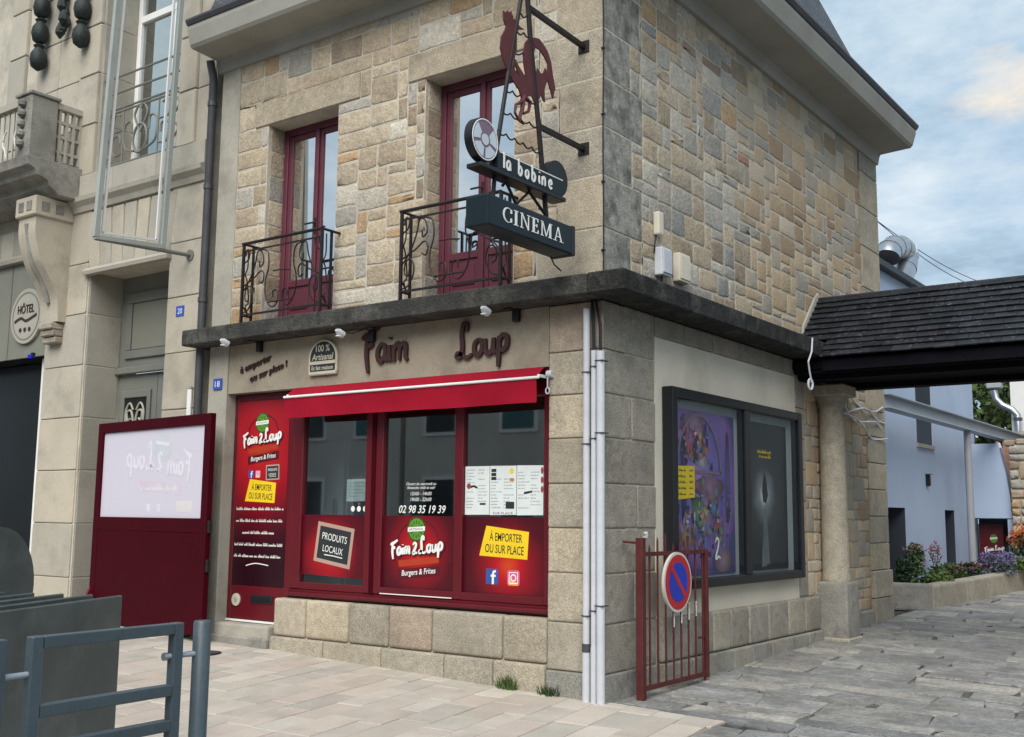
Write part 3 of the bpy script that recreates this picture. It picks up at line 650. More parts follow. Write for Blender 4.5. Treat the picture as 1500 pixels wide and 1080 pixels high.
def railing(x0, x1):
    D = node('balcony_railing', B); y = -.235; zb, zt = 3.245, 3.965; r = .011
    MB().tube([(x0-.02, y, zt), (x1, y, zt)], .016, 8).build('hand_rail', 'iron', D, smooth=True)
    for x in (x0, x1):
        MB().tube([(x, y, zt-.003), (x, .01, zt-.003)], .013, 8).build('side_rail', 'iron', D, smooth=True)
        MB().box(x-.012, x+.012, y-.012, y+.012, 3.186, zt-.005).build('corner_post', 'iron', D)
        MB().box(x-.01, x+.01, -.125, -.105, zb-.04, zt-.01).build('side_post', 'iron', D)
        MB().box(x-.009, x+.009, y+.012, -.125, zb, zb+.018).build('side_bottom_rail', 'iron', D)
        fnr = lambda u, w: (x, u, w)
        MB().tube([fnr(a, b) for a, b in cat([(y+.02, zb+.1), (-.16, zb+.03), (-.19, zb+.1), (-.155, zb+.16), (-.18, zb+.35), (-.205, zb+.42), (-.18, zb+.5), (-.18, zt-.04)])], .007, 5).build('scroll', 'iron', D, smooth=True)
    MB().box(x0+.012, x1-.012, y-.009, y+.009, zb, zb+.018).build('bottom_rail', 'iron', D)
    MB().box(x0+.012, x1-.012, y-.006, y+.006, zt-.085, zt-.07).build('upper_rail', 'iron', D)
    c = (x0+x1)/2; w = (x1-x0)/2; f = lambda u, v: (c+u*w, y, zb+v)
    def scr(p): MB().tube([f(a, b) for a, b in p], .0075, 5).build('scroll', 'iron', D, smooth=True)
    for s in (1, -1):
        scr([(s*a, b) for a, b in cat([(-.98, .24), (-.8, .36), (-.68, .5), (-.62, .62), (-.5, .60), (-.46, .5), (-.55, .46), (-.56, .52)], 5)])
        scr([(s*a, b) for a, b in cat([(-.98, .03), (-.82, .06), (-.72, .18), (-.78, .28), (-.9, .26), (-.92, .17), (-.84, .14), (-.82, .2)], 5)])
        scr([(s*a, b) for a, b in cat([(-.95, .30), (-.7, .36), (-.52, .42), (-.44, .38), (-.47, .30), (-.56, .32)], 5)])
        scr([(s*a, b) for a, b in cat([(-.55, .63), (-.36, .6), (-.32, .45), (-.4, .3), (-.36, .14), (-.2, .05), (-.06, .1), (-.08, .2), (-.18, .2), (-.18, .14)], 5)])
        scr([(s*a, b) for a, b in cat([(-.98, .52), (-.86, .56), (-.84, .64), (-.92, .65), (-.94, .59)], 5)])
    scr([(-.2, .40), (.0, .40), (.2, .385)]); scr([(-.3, .10), (.3, .10)])
railing(-3.95, -2.87); railing(-1.89, -.82)

# --- shop window (red joinery)
SW = node('shop_window', B); y = .1
x0, x1 = -3.50, -.505
box('sill', 'red_paint', SW, x0, x1, y, y+.07, .58, .66, bevel=.006); box('head', 'red_paint', SW, x0, x1, y+.002, y+.068, 2.32, 2.53, bevel=.006)
box('sill_nose', 'red_paint', SW, x0-.01, x1, y-.045, y-.002, .60, .635, bevel=.008)
for a, b in ((x0, -3.37), (-2.555, -2.345), (-1.525, -1.435), (-.61, x1)): box('mullion', 'red_paint', SW, a, b, y-.008, y+.072, .661, 2.32, bevel=.008)
box('mullion_bead', 'red_dark', SW, -2.475, -2.425, y-.014, y-.009, .662, 2.318)
P3 = [(-3.37, -2.555), (-2.345, -1.525), (-1.435, -.61)]
for a, b in P3:
    box('bottom_rail', 'red_paint', SW, a, b, y-.004, y+.066, .661, .725, bevel=.005)
    box('pane', 'glass', SW, a, b, y+.03, y+.038, .726, 2.319)
gl = off(front, -(y+.03))           # outer face of the glass
box('glazing_strip', 'white_paint', SW, -2.34, -1.53, y-.012, y-.006, .668, .676)
RED = [(0.1, (.55, .05, .012)), (.26, (.42, .008, .014)), (.48, (.20, .004, .012)), (.7, (.075, .003, .009)), (1, (.05, .002, .008))]
for i, (a, b) in enumerate(P3):
    c = ((a+b)/2+(-.05, 0, .05)[i], y, 1.0+(.0, .06, -.05)[i])
    rd = RED if i else [(0.15, (.45, .008, .012)), (.4, (.30, .005, .012)), (.65, (.10, .003, .01)), (1, (.05, .002, .008))]
    print_mat('vinyl_%d' % i, rd, c=c, rad=.62, nscale=4, namt=.16)
    sh = [(a+.002, .728), (b-.002, .728), (b-.002, 1.348), (a+.002, 1.348)]
    if i == 0: sh[0] = (a+.002, .80); sh[1] = (b-.002, .78)
    sheet(MB(), sh, gl, .001, .003).build('vinyl_sheet', 'vinyl_%d' % i, SW)
# hand-drawn letters ------------------------------------------------
GL = {  # brush script: list of strokes, x-height 1
 'F': (1.15, [[(.0, 1.35), (.25, 1.5), (.6, 1.62), (1.25, 1.95)], [(.42, 1.5), (.36, 1.0), (.36, .3), (.5, -.55)], [(.3, .85), (.62, .95), (.85, 1.02)]]),
 'a': (.85, [[(.7, .85), (.4, .98), (.12, .6), (.2, .12), (.45, .08), (.68, .5), (.7, .85)], [(.7, .85), (.68, .3), (.82, .02)]]),
 'i': (.42, [[(.2, .9), (.18, .3), (.3, .02)], [(.22, 1.22), (.24, 1.32)]]),
 'm': (1.25, [[(.12, .9), (.14, .0)], [(.14, .6), (.35, .93), (.52, .8), (.54, .02)], [(.54, .6), (.78, .93), (.96, .8), (.98, .2), (1.12, .02)]]),
 '2': (.95, [[(.1, 1.2), (.35, 1.5), (.65, 1.3), (.5, .75), (.12, .12), (.3, .02), (.55, .16), (.9, .04)]]),
 'L': (1.15, [[(.72, 1.45), (.72, 1.85), (.48, 1.9), (.36, 1.3), (.42, .6), (.3, .1), (.05, .05), (.1, .25), (.4, .16), (.75, -.04), (1.1, .12)]]),
 'o': (.78, [[(.42, .92), (.14, .7), (.14, .2), (.42, .04), (.66, .35), (.62, .78), (.42, .92)]]),
 'u': (.9, [[(.1, .9), (.12, .25), (.35, .04), (.62, .3), (.68, .9)], [(.68, .9), (.66, .3), (.82, .02)]]),
 'p': (.85, [[(.14, .95), (.14, .2), (.1, -.75)], [(.14, .6), (.35, .98), (.68, .85), (.66, .35), (.38, .14), (.16, .3)]]),
 'l': (.34, [[(.15, 1.75), (.15, .02)]]),
 'b': (.82, [[(.14, 1.75), (.14, .05)], [(.14, .5), (.38, .95), (.68, .6), (.55, .12), (.3, .0), (.14, .1)]]),
 'n': (.86, [[(.12, .95), (.14, .0)], [(.14, .55), (.38, .95), (.64, .75), (.68, .02)]]),
 'e': (.8, [[(.14, .5), (.6, .56), (.55, .88), (.32, .92), (.12, .55), (.22, .12), (.45, .02), (.68, .2)]]),
 ' ': (.5, [])}
def script(name, s, mat, parent, fn, u, w, xh, wid, d0, d1, adv=1.0, slope=0, each=False, flip=False):
    """brush lettering starting at (u, w); slope = rise per metre. Returns width. Each letter one mesh when each=True"""
    x = 0; mb = MB()
    for ch in s:
        wd, strokes = GL[ch]
        if each: mb = MB()
        for k, st in enumerate(strokes):
            pts = [(x+a*xh, b*xh) for a, b in (cat(st, 5) if len(st) > 2 else st)]
            n = len(pts); ww = [wid*(.72+.5*math.sin(math.pi*min(1, (i+.6)/n))) for i in range(n)]
            q = [(((-1 if flip else 1)*a)+u, w+b+slope*a) for a, b in pts]
            mb.ribbon(q, ww, fn, d0+k*.0004, d1+k*.0004)
        if each and strokes: mb.build(name, mat, parent)
        x += wd*xh*adv
    if not each: mb.build(name, mat, parent)
    return x
def seal(parent, fn, u, w, r, d, mats=('green_dark', 'green_print', 'white_letter')):
    disc(MB(), u, w, r, r*1.05, fn, d, d+.001).build('seal_rim', mats[0], parent)
    disc(MB(), u, w, r*.88, r*.92, fn, d+.0011, d+.002).build('seal_disc', mats[1], parent)
    mb = MB()
    for a in range(0, 360, 30):
        if abs(math.sin(R(a))) < .35: continue
        mb.ribbon([(u+r*.45*math.cos(R(a)), w+r*.47*math.sin(R(a))), (u+r*.72*math.cos(R(a)), w+r*.75*math.sin(R(a)))], r*.09, fn, d+.0021, d+.0026)
    mb.build('seal_rays', mats[0], parent)
    sheet(MB(), [(u-r*.95, w-r*.24), (u+r*.95, w-r*.12), (u+r*.95, w+r*.26), (u-r*.95, w+r*.14)], fn, d+.0027, d+.0034).build('seal_band', mats[2], parent)
    text('seal_letters', 'ARTISANAL', mats[0], parent, fn, u, w+.01*r, r*.2, r*1.6, d+.0036, .0004, rot=3.6)
def burger_logo(parent, fn, u, w, s, d):
    """u, w = centre of the lettering, s = its width"""
    p = cat([(u-s*.40, w-.03*s), (u-s*.34, w+.22*s), (u-s*.16, w+.36*s), (u+s*.08, w+.40*s), (u+s*.28, w+.30*s), (u+s*.38, w+.12*s)])
    MB().ribbon(p, s*.022, fn, d, d+.0008).build('bun_outline', 'maroon_print', parent)
    sheet(MB(), [(u-.36*s, w-.16*s), (u+.40*s, w-.08*s), (u+.38*s, w-.17*s), (u-.34*s, w-.25*s)], fn, d, d+.0008).build('bun_stripe', 'ember_print', parent)
    sheet(MB(), [(u-.36*s, w-.285*s), (u+.40*s, w-.20*s), (u+.40*s, w-.34*s), (u-.36*s, w-.425*s)], fn, d, d+.0009).build('strap_line', 'maroon_print', parent)
    text('strap_letters', 'Burgers & Frites', 'white_letter', parent, fn, u+.02*s, w-.315*s, .10*s, .62*s, d+.0012, .0004, shear=.2, rot=5.5, bold=.012)
    seal(parent, fn, u-.03*s, w+.28*s, s*.165, d+.001)
    for (dx, dy, mt, dd, wd) in ((.006, -.006, 'maroon_print', .0046, 1.7), (0, 0, 'white_letter', .0062, 1)):
        script('logo_letters', 'Faim', mt, parent, fn, u-.50*s+dx*s*2, w-.09*s+dy*s*2, s*.105, s*.036*wd, d+dd, d+dd+.0004, .98, .07)
        script('logo_letters', '2', mt, parent, fn, u-.09*s+dx*s*2, w-.06*s+dy*s*2, s*.10, s*.034*wd, d+dd, d+dd+.0004, 1, .07)
        script('logo_letters', 'Loup', mt, parent, fn, u+.03*s+dx*s*2, w-.045*s+dy*s*2, s*.115, s*.036*wd, d+dd, d+dd+.0004, 1.02, .09)
burger_logo(SW, gl, -1.94, 1.06, .62, .004)
def icon_f(parent, fn, u, w, s, d):
    sheet(MB(), [(u-s, w-s), (u+s, w-s), (u+s, w+s), (u-s, w+s)], fn, d, d+.001).build('icon_square', 'icon_blue', parent)
    MB().ribbon([(u+.15*s, w-s), (u+.15*s, w+.25*s), (u+.25*s, w+.62*s), (u+.62*s, w+.72*s)], .34*s, fn, d+.0012, d+.0018).ribbon([(u-.2*s, w+.1*s), (u+.62*s, w+.1*s)], .28*s, fn, d+.0019, d+.0022).build('icon_letter', 'white_letter', parent)
def icon_i(parent, fn, u, w, s, d):
    def rr(h, k, d0, m, nm):
        p = [q for cx, cy, a in ((h-k, h-k, 0), (-h+k, h-k, 90), (-h+k, -h+k, 180), (h-k, -h+k, 270)) for q in arc(u+cx, w+cy, k, k, a, a+90, 4)]
        sheet(MB(), p, fn, d0, d0+.0006).build(nm, m, parent)
    rr(s, .35*s, d, 'icon_pink', 'icon_square'); sheet(MB(), [(u-.8*s, w-.98*s), (u+.8*s, w-.98*s), (u+.5*s, w-.55*s), (u-.75*s, w-.2*s)], fn, d+.0007, d+.0009).build('icon_tint', 'icon_orange', parent)
    MB().ribbon(arc(u, w, .4*s, .4*s, 0, 360, 20), .16*s, fn, d+.0011, d+.0016).build('icon_ring', 'white_letter', parent)
    k = .68*s; MB().ribbon([(u-k, w-k), (u+k, w-k), (u+k, w+k), (u-k, w+k), (u-k, w-k)], .15*s, fn, d+.0011, d+.0015).build('icon_border', 'white_letter', parent)
def emporter(parent, fn, u, w, s, d):
    sheet(MB(), [(u-.5*s, w-.2*s), (u+.47*s, w-.24*s), (u+.5*s, w+.20*s), (u-.36*s, w+.29*s)], fn, d, d+.001).build('yellow_label', 'yellow_print', parent)
    text('label_letters', 'À EMPORTER', 'black_print', parent, fn, u+.04*s, w+.12*s, .17*s, .66*s, d+.0012, .0004, rot=-2.5, bold=.01)
    text('label_letters', 'OU SUR PLACE', 'black_print', parent, fn, u+.01*s, w-.09*s, .14*s, .78*s, d+.0012, .0004, rot=-2.5, bold=.01)
def blackboard(parent, fn, u, w, s, d, rot=-8, letters=True):
    c_, s_ = math.cos(R(rot)), math.sin(R(rot)); q = lambda a, b: (u+a*c_-b*s_, w+a*s_+b*c_)
    sheet(MB(), [q(-s, -.78*s), q(s, -.78*s), q(s, .78*s), q(-s, .78*s)], fn, d, d+.001).build('board_frame', 'chalk_frame', parent)
    sheet(MB(), [q(-.85*s, -.63*s), q(.85*s, -.63*s), q(.85*s, .63*s), q(-.85*s, .63*s)], fn, d+.0012, d+.002).build('board_face', 'chalk_black', parent)
    a = q(0, .27*s); text('chalk_letters', 'PRODUITS', 'white_letter', parent, fn, *a, .27*s, 1.35*s, d+.0023, .0004, rot=rot)
    a = q(-.02*s, -.2*s); text('chalk_letters', 'LOCAUX', 'white_letter', parent, fn, *a, .26*s, 1.1*s, d+.0023, .0004, rot=rot)
    MB().ribbon([q(-.45*s, -.45*s), q(.1*s, -.42*s), q(.55*s, -.43*s)], .035*s, fn, d+.0023, d+.0027).build('chalk_line', 'white_letter', parent)
blackboard(SW, gl, -2.955, 1.075, .235, .004)
emporter(SW, gl, -1.02, 1.13, .5, .004)
icon_f(SW, gl, -1.135, .865, .062, .004); icon_i(SW, gl, -.92, .862, .062, .004)
for w_, s_, h_, k_ in ((1.625, 'Ouvert du mercredi au', .026, .34), (1.592, 'dimanche midi et soir', .026, .32), (1.54, '12h00 - 14h00', .03, .24), (1.49, '19h00 - 22h00', .03, .24)):
    text('hours_letters', s_, 'white_letter', SW, gl, -1.92, w_, h_, k_, .002, .001, shear=.2)
text('phone_number', '02 98 35 19 39', 'white_letter', SW, gl, -1.905, 1.405, .068, .53, .002, .001, shear=.25, bold=.01)
for k, x in enumerate((-2.73, -2.655, -2.58)):
    disc(MB(), x, 1.405, .024, .026, gl, .001, .002, 14).build('card_sticker', 'white_paint', SW)
disc(MB(), -2.655, 1.45, .02, .018, gl, .001, .002, 3).build('card_sticker', 'print_red', SW)

# --- shop door (closed off with a printed panel)
SD = node('shop_door', B); y = .1; a, b = -4.38, -3.505
MB().box(a, a+.055, y, y+.07, .33, 2.53).box(b-.075, b, y, y+.07, .33, 2.53).box(a+.055, b-.075, y+.001, y+.069, 2.46, 2.528).box(a+.055, b-.075, y+.001, y+.069, .335, .66).build('door_frame', 'red_paint', SD, bevel=.006)
box('threshold', 'white_paint', SD, a+.01, b-.01, y-.02, y-.004, .318, .336)
fd = off(front, -(y-.001)); pa, pb_ = a+.057, b-.077
print_mat('door_vinyl', [(0, (.50, .05, .015)), (.2, (.42, .012, .018)), (.42, (.30, .005, .014)), (.62, (.10, .003, .01)), (.8, (.03, .002, .008)), (1, (.02, .002, .007))], c=(-3.98, y, 1.98), rad=1.25, nscale=3, namt=.1)
box('printed_panel', 'door_vinyl', SD, pa, pb_, y+.002, y+.05, .661, 2.459)
fp = off(front, -(y+.002))
burger_logo(SD, fp, -3.945, 2.075, .58, .001)
icon_f(SD, fp, -4.10, 1.735, .037, .001); icon_i(SD, fp, -4.0, 1.735, .037, .001); blackboard(SD, fp, -3.79, 1.75, .095, .001, rot=2)
emporter(SD, fp, -3.955, 1.56, .44, .001)
def greek(name, mat, parent, fn, u0, u1, w, h, d, seed):
    """a line of print too small to read: word-length dashes of uneven height"""
    rg = random.Random(seed); mb = MB(); u = u0
    while u < u1-.01:
        l = min(rg.uniform(1.2, 3.6)*h, u1-u)
        n = max(2, int(l/(h*.42)))
        for k in range(n):
            x = u+l*k/n; t = h*rg.choice([.55, .62, .6, 1.0, .95]); mb.ribbon([(x+h*.15, w), (x+h*.15, w+t)], h*.2, fn, d, d+.0005)
        mb.ribbon([(u, w+h*.28), (u+l-h*.2, w+h*.28)], h*.16, fn, d+.0006, d+.0009)
        u += l+h*.35
    return mb.build(name, mat, parent)
for k, (w_, p, q) in enumerate(((1.385, .03, .03), (1.27, .03, .04), (1.155, .13, .14), (1.04, .02, .03), (.93, .02, .04))): greek('small_print', 'white_letter', SD, fp, pa+p, pb_-q, w_, .03, .001, k)
MB().ribbon(cat([(-4.12, .85), (-3.98, .875), (-3.8, .86)]), .009, fp, .001, .002).build('print_stroke', 'white_letter', SD)
disc(MB(), -4.235, .52, .06, .06, off(front, -y), .001, .012, 24).build('round_vent', 'badge_cream', SD); disc(MB(), -4.235, .52, .025, .025, off(front, -y), .0125, .016, 16).build('vent_hub', 'print_grey', SD)
box('letter_slot', 'mail_black', SD, -4.03, -3.72, y-.012, y-.001, .50, .575, bevel=.006); box('slot_flap', 'sign_edge', SD, -3.99, -3.76, y-.022, y-.013, .525, .555, bevel=.004)

# ================================================================== things on the shop front
# --- awning
A = thing('awning', 'folded red fabric awning with white front bar above the shop window', 'awning', (-1.95, 0, 2.2))
n = 40; xa, xb = -3.40, -.53
def strip(rows, name, mat, smooth=True, th=.004):
    vs = []; k = n+1
    for dy in (0, th):
        for y, z, amp in rows:
            for i in range(k):
                t = i/n; vs.append((xa+(xb-xa)*t, y+dy+amp*noise.noise((t*9, z*5, 3)) , z+amp*.15*noise.noise((t*5, 1, z))))
    m = len(rows); fs = []
    for s in (0, 1):
        o = s*m*k
        for r in range(m-1):
            for i in range(n):
                q = (o+r*k+i, o+r*k+i+1, o+(r+1)*k+i+1, o+(r+1)*k+i); fs.append(q if s else q[::-1])
    return MB().add(vs, fs).build(name, mat, A, smooth=smooth)
strip([(-.01, 2.535, 0), (-.06, 2.50, .004), (-.118, 2.452, .004)], 'top_fabric', 'awning_cloth')
strip([(-.135, 2.42, .003), (-.132, 2.36, .012), (-.125, 2.30, .022), (-.128, 2.238, .026)], 'valance', 'awning_cloth')
MB().box(xa-.01, xb+.03, -.15, -.125, 2.424, 2.446).build('front_bar', 'white_paint', A, bevel=.006)
MB().tube([(xa+.02, .03, 2.50), (xb+.05, .03, 2.50)], .035, 12).build('roller', 'red_dark', A, smooth=True)
box('roller_box', 'red_dark', A, xa+.01, xb+.01, .06, .098, 2.36, 2.53)
for x in (xa+.02, xb+.01): MB().box(x-.012, x+.012, -.12, .06, 2.44, 2.462).build('arm', 'white_paint', A)
MB().lathe([(.03, -.02), (.03, .03)], (xb+.05, -.02, 2.47), 14, 0).build('end_cap', 'pipe_white', A, smooth=True)
MB().tube([(xb+.05, -.05, 2.44), (xb+.05, -.05, 2.36)] + [(xb+.05+.018*math.sin(R(t)), -.05, 2.335+.025*math.cos(R(t))) for t in range(0, 361, 40)], .006, 6).build('crank_eye', 'pipe_white', A, smooth=True)
# --- wall lettering and badge
T = thing('wall_lettering', 'dark brown brush-script letters reading Faim on the render band', 'lettering', (-2.26, 0, 2.62))
script('letter', 'Faim', 'letter_brown', T, front, -2.53, 2.705, .165, .036, .008, .03, .92, -.02, each=True)
T = thing('wall_lettering', 'dark brown brush-script letters reading Loup on the render band', 'lettering', (-1.15, 0, 2.6))
script('letter', 'Loup', 'letter_brown', T, front, -1.43, 2.67, .15, .036, .008, .03, 1.0, .02, each=True)
T = thing('wall_lettering', 'small slanting brown letters à emporter ou sur place on the render band', 'lettering', (-3.86, 0, 2.66))
islands(text('letters', 'à emporter', 'letter_brown', T, front, -3.97, 2.80, .085, .46, .004, .014, shear=.2, rot=13, bold=.02), 'letter')
islands(text('letters', 'ou sur place !', 'letter_brown', T, front, -3.78, 2.715, .08, .54, .004, .014, shear=.2, rot=13, bold=.02), 'letter')
K = thing('badge_sign', 'arched black and cream badge sign reading 100 % Artisanal on the render band', 'sign', (-3.02, 0, 2.63))
def badge(k, d0, d1, mat, nm):
    w, h = .185*k, .165*k; cz = 2.80
    p = [(-3.02-w, cz-h), (-3.02+w, cz-h)] + [(-3.02+w*math.cos(R(t)), cz+.0+h*(math.sin(R(t)))) for t in range(0, 181, 12)]
    p = [(-3.02-w*.94, cz-h), (-3.02+w*.94, cz-h), (-3.02+w, cz-h*.8)] + [(-3.02+w*math.cos(R(t)), cz+h*.0+h*math.sin(R(t))) for t in range(0, 181, 12)] + [(-3.02-w, cz-h*.8)]
    sheet(MB(), p, front, d0, d1).build(nm, mat, K)
badge(1, .006, .03, 'badge_cream', 'plate'); badge(.88, .0305, .033, 'chalk_black', 'face')
sheet(MB(), [(-3.195, 2.735), (-2.845, 2.735), (-2.845, 2.765), (-3.195, 2.765)], front, .0335, .036).build('cross_bar', 'badge_cream', K)
sheet(MB(), [(-3.195, 2.643), (-2.845, 2.643), (-2.845, 2.668), (-3.195, 2.668)], front, .0335, .036).build('lower_bar', 'badge_cream', K)
text('letters', '100 %', 'badge_cream', K, front, -3.02, 2.885, .065, .18, .034, .002, bold=.015)
text('letters', 'Artisanal', 'badge_cream', K, front, -3.02, 2.805, .06, .28, .034, .002, bold=.015, shear=.15)
text('letters', 'Et fait maison', 'badge_cream', K, front, -3.02, 2.702, .04, .28, .034, .002, bold=.015)
# --- spotlights
for k, (tx, ty, hx, hy, lab) in enumerate(((380, 507, 327, 500, 'white spotlight on an arm above the slanting brown letters'), (545, 491, 496, 486, 'white spotlight on an arm above the badge sign'), (756, 461, 709, 453, 'white spotlight on an arm above the letters Loup'))):
    p = at(tx, ty, 1, -.03); h = at(hx, hy, 0, p.x); h = Vector((p.x, max(h.y, -.62), h.z))
    T = thing('spotlight', lab, 'spotlight', (p.x, 0, p.z), 'spotlights under the ledge')
    MB().box(p.x-.03, p.x+.03, -.055, -.001, p.z-.06, p.z+.05).build('transformer', 'sign_edge', T, bevel=.008)
    MB().tube([(p.x, -.05, p.z+.03), (p.x, -.12, p.z+.045), (p.x, h.y*.6, h.z+.012), (p.x, h.y, h.z)], .006, 6).build('arm', 'iron', T, smooth=True)
    c = Vector((h.x, h.y, h.z)); d = Vector((0, -.5, .0)) + Vector((0, .75, -.55)); d.normalize()
    pth = [c-d*.03, c-d*.0, c+d*.045]; MB().tube([c-Vector((0, .03, -.01)), c, c+Vector((0, .05, -.022))], [.012, .03, .034], 12).build('lamp_head', 'pipe_white', T, smooth=True)
    MB().lathe([(.026, 0), (.026, -.006)], (c.x, c.y, c.z-.035), 12).build('lamp_glass', 'white_letter', T)
# --- house number plates
for (px, py, s, lab, yy) in ((320, 563, '18', 'blue enamel house number plate 18 on the concrete pilaster', -.02), (265, 456, '20', 'blue enamel house number plate 20 on the hotel stonework', -.0)):
    p = at(px, py, 1, yy); T = thing('number_plate', lab, 'number plate', tuple(p)); f = off(front, -yy)
    sheet(MB(), [(p.x-.065, p.z-.055), (p.x+.065, p.z-.055), (p.x+.065, p.z+.055), (p.x-.065, p.z+.055)], f, .008, .014).build('plate', 'blue_plate', T)
    text('digits', s, 'white_letter', T, f, p.x, p.z, .06, .075, .0146, .001)
# --- papers on the glass
for k, (a, b, lab) in enumerate(((-1.43, -1.175, 'white printed menu sheet with red sausage drawing, on the shop glass'), (-1.17, -.90, 'middle white menu sheet with black block at its head, on the shop glass'), (-.895, -.635, 'white menu sheet beside the stone pier, on the shop glass'))):
    T = thing('menu_sheet', lab, 'menu', ((a+b)/2, .07, 1.35), 'menu sheets on the window')
    z0, z1 = 1.362, 1.765; sheet(MB(), [(a, z0), (b, z0+.003), (b, z1-.002*k), (a, z1)], gl, .002, .003).build('paper', 'paper', T)
    rg = random.Random(k); z = z1-.035; c = (a+b)/2
    for r in range(13):
        if k == 1 and r < 3: z -= .026; continue
        for (u0, u1) in ((a+.012, c-.008), (c+.008, b-.012)):
            if rg.random() < .85: greek('print_line', 'print_grey', T, gl, u0, u0+(u1-u0)*rg.uniform(.5, 1), z, .011, .0034, r*7+k)
        z -= .026
    if k == 0:
        disc(MB(), a+.04, 1.60, .022, .024, gl, .0045, .005, 16).build('print_spot', 'print_red', T); MB().ribbon(cat([(a+.06, 1.59), (a+.09, 1.60), (a+.13, 1.585)]), .016, gl, .0045, .005).build('print_drawing', 'black_print', T)
        sheet(MB(), [(c+.03, 1.445), (c+.09, 1.445), (c+.09, 1.46), (c+.03, 1.46)], gl, .0045, .005).build('print_block', 'black_print', T)
    if k == 1:
        for q in range(3): sheet(MB(), [(a+.015, 1.74-q*.033), (a+.065, 1.74-q*.033), (a+.065, 1.715-q*.033), (a+.015, 1.715-q*.033)], gl, .0045, .005).build('print_block', 'black_print', T)
        sheet(MB(), [(c+.03, 1.415), (c+.115, 1.415), (c+.115, 1.47), (c+.03, 1.47)], gl, .0045, .005).build('print_block', 'chalk_black', T)
        disc(MB(), c+.09, 1.65, .025, .014, gl, .0045, .005, 14).build('print_spot', 'print_orange', T); disc(MB(), c+.085, 1.72, .02, .022, gl, .0045, .005, 14).build('print_spot', 'yellow_print', T)
        text('print_title', 'SUR PLACE', 'print_red', T, gl, c, 1.378, .016, .2, .0045, .0005)
    if k == 2:
        for q in range(3): disc(MB(), b-.012, 1.72-q*.075, .012, .028, gl, .0045, .005, 14).build('print_spot', 'print_red', T)
        sheet(MB(), [(c-.06, 1.53), (c+.02, 1.545), (c+.025, 1.56), (c-.055, 1.55)], gl, .0045, .005).build('print_block', 'black_print', T)
T = thing('notice_sheet', 'pale printed notice taped inside the left pane of the shop window', 'notice', (-2.69, .07, 1.47))
sheet(MB(), [(-2.825, 1.47), (-2.56, 1.475), (-2.56, 1.675), (-2.825, 1.672)], gl, -.012, -.010).build('paper', 'paper', T)
for r in range(5): greek('print_line', 'print_grey', T, gl, -2.80, -2.80+.22*(1, .9, .8, .95, .5)[r], 1.635-r*.03, .01, -.0095, r)
# --- inside the shop
T = thing('fridge', 'pale upright fridge inside the shop behind the left pane', 'fridge', (-3.75, .9, .3))
box('cabinet', 'fridge', T, -4.2, -3.42, .75, 1.4, .3, 2.1, bevel=.02, seg=2); box('fridge_door', 'fridge', T, -4.19, -3.43, .70, .746, .42, 2.07, bevel=.012, seg=2)
MB().bar((-3.5, .66, 1.0), (-3.5, .66, 1.5), .025).build('handle', 'zinc', T)
T = thing('counter', 'dark serving counter with worktop inside the shop', 'counter', (-1.6, 1.7, .3))
box('body', 'wood_inside', T, -2.7, -.7, 1.6, 2.1, .3, 1.25); box('worktop', 'zinc', T, -2.75, -.65, 1.55, 2.15, 1.25, 1.29, bevel=.006)

# --- the projecting cinema sign
xs_ = -.175; C = thing('cinema_sign', 'projecting iron cinema sign with dark red rooster cut-out on the street front', 'sign', (xs_, 0, 3.4))
def sp(px, py): p = at(px, py, 0, xs_); return (p.y, p.z)
def iron(name, pix, r=.016, dx=0): MB().tube([(xs_+dx, *sp(*q)) for q in pix], r, 8).build(name, 'iron', C, smooth=True)
iron('mast_rod', [(771, -30), (777, 60), (789, 185), (800, 318)], .02)
iron('mast_rod', [(768, -30), (745, 105), (728, 215), (722, 290)], .016)
for (a, b) in (((775, 12), (857, 73)), ((789, 185), (856, 219))):
    q = sp(*a); w_ = sp(*b)
    MB().bar((xs_, q[0], q[1]), (xs_, -.005, q[1]+(w_[1]-q[1])*.6), .035).build('wall_arm', 'iron', C)
    MB().box(xs_-.05, xs_+.05, -.014, .0, q[1]+(w_[1]-q[1])*.6-.05, q[1]+(w_[1]-q[1])*.6+.05).build('wall_plate', 'iron', C)
for (p, q, k) in (((763, 20), (772, 22), 1), ((756, 44), (778, 52), 2), ((750, 72), (780, 84), 2), ((745, 98), (783, 116), 3), ((739, 128), (786, 150), 4), ((734, 160), (789, 185), 4), ((729, 190), (791, 222), 5)):
    pts = []
    for s in range(k):
        for t in range(0, 9):
            f_ = (s+t/8)/k; pts.append((p[0]+(q[0]-p[0])*f_, p[1]+(q[1]-p[1])*f_ + 5*math.sin(math.pi*t/8)))
    iron('garland_wire', pts, .006)
z6 = lambda L_: [(660+a/6, b/6) for a, b in L_]
def plate(name, L_, mat, d0, d1): MB().prism([(xs_+d0, *sp(*q)) for q in L_], (d1-d0, 0, 0)).build(name, mat, C)
plate('rooster', z6([(462, 95), (478, 115), (500, 92), (508, 115), (532, 100), (535, 135), (548, 140), (545, 165), (580, 185), (600, 232), (645, 262), (598, 262), (578, 285), (578, 440), (560, 515), (530, 540), (540, 585), (580, 640), (612, 690), (590, 640), (565, 560), (565, 520), (600, 590), (640, 655), (662, 680), (642, 560), (638, 460), (655, 375), (690, 336), (735, 335), (742, 420), (728, 470), (738, 640), (748, 700), (762, 600), (790, 650), (815, 640), (830, 600), (862, 690), (835, 740), (820, 800), (770, 880), (735, 900), (715, 850), (690, 845), (665, 860), (640, 840), (622, 860), (600, 790), (540, 700), (490, 600), (455, 510), (435, 420), (445, 320), (478, 260), (485, 225), (465, 175)]), 'rust_plate', -.006, .006)
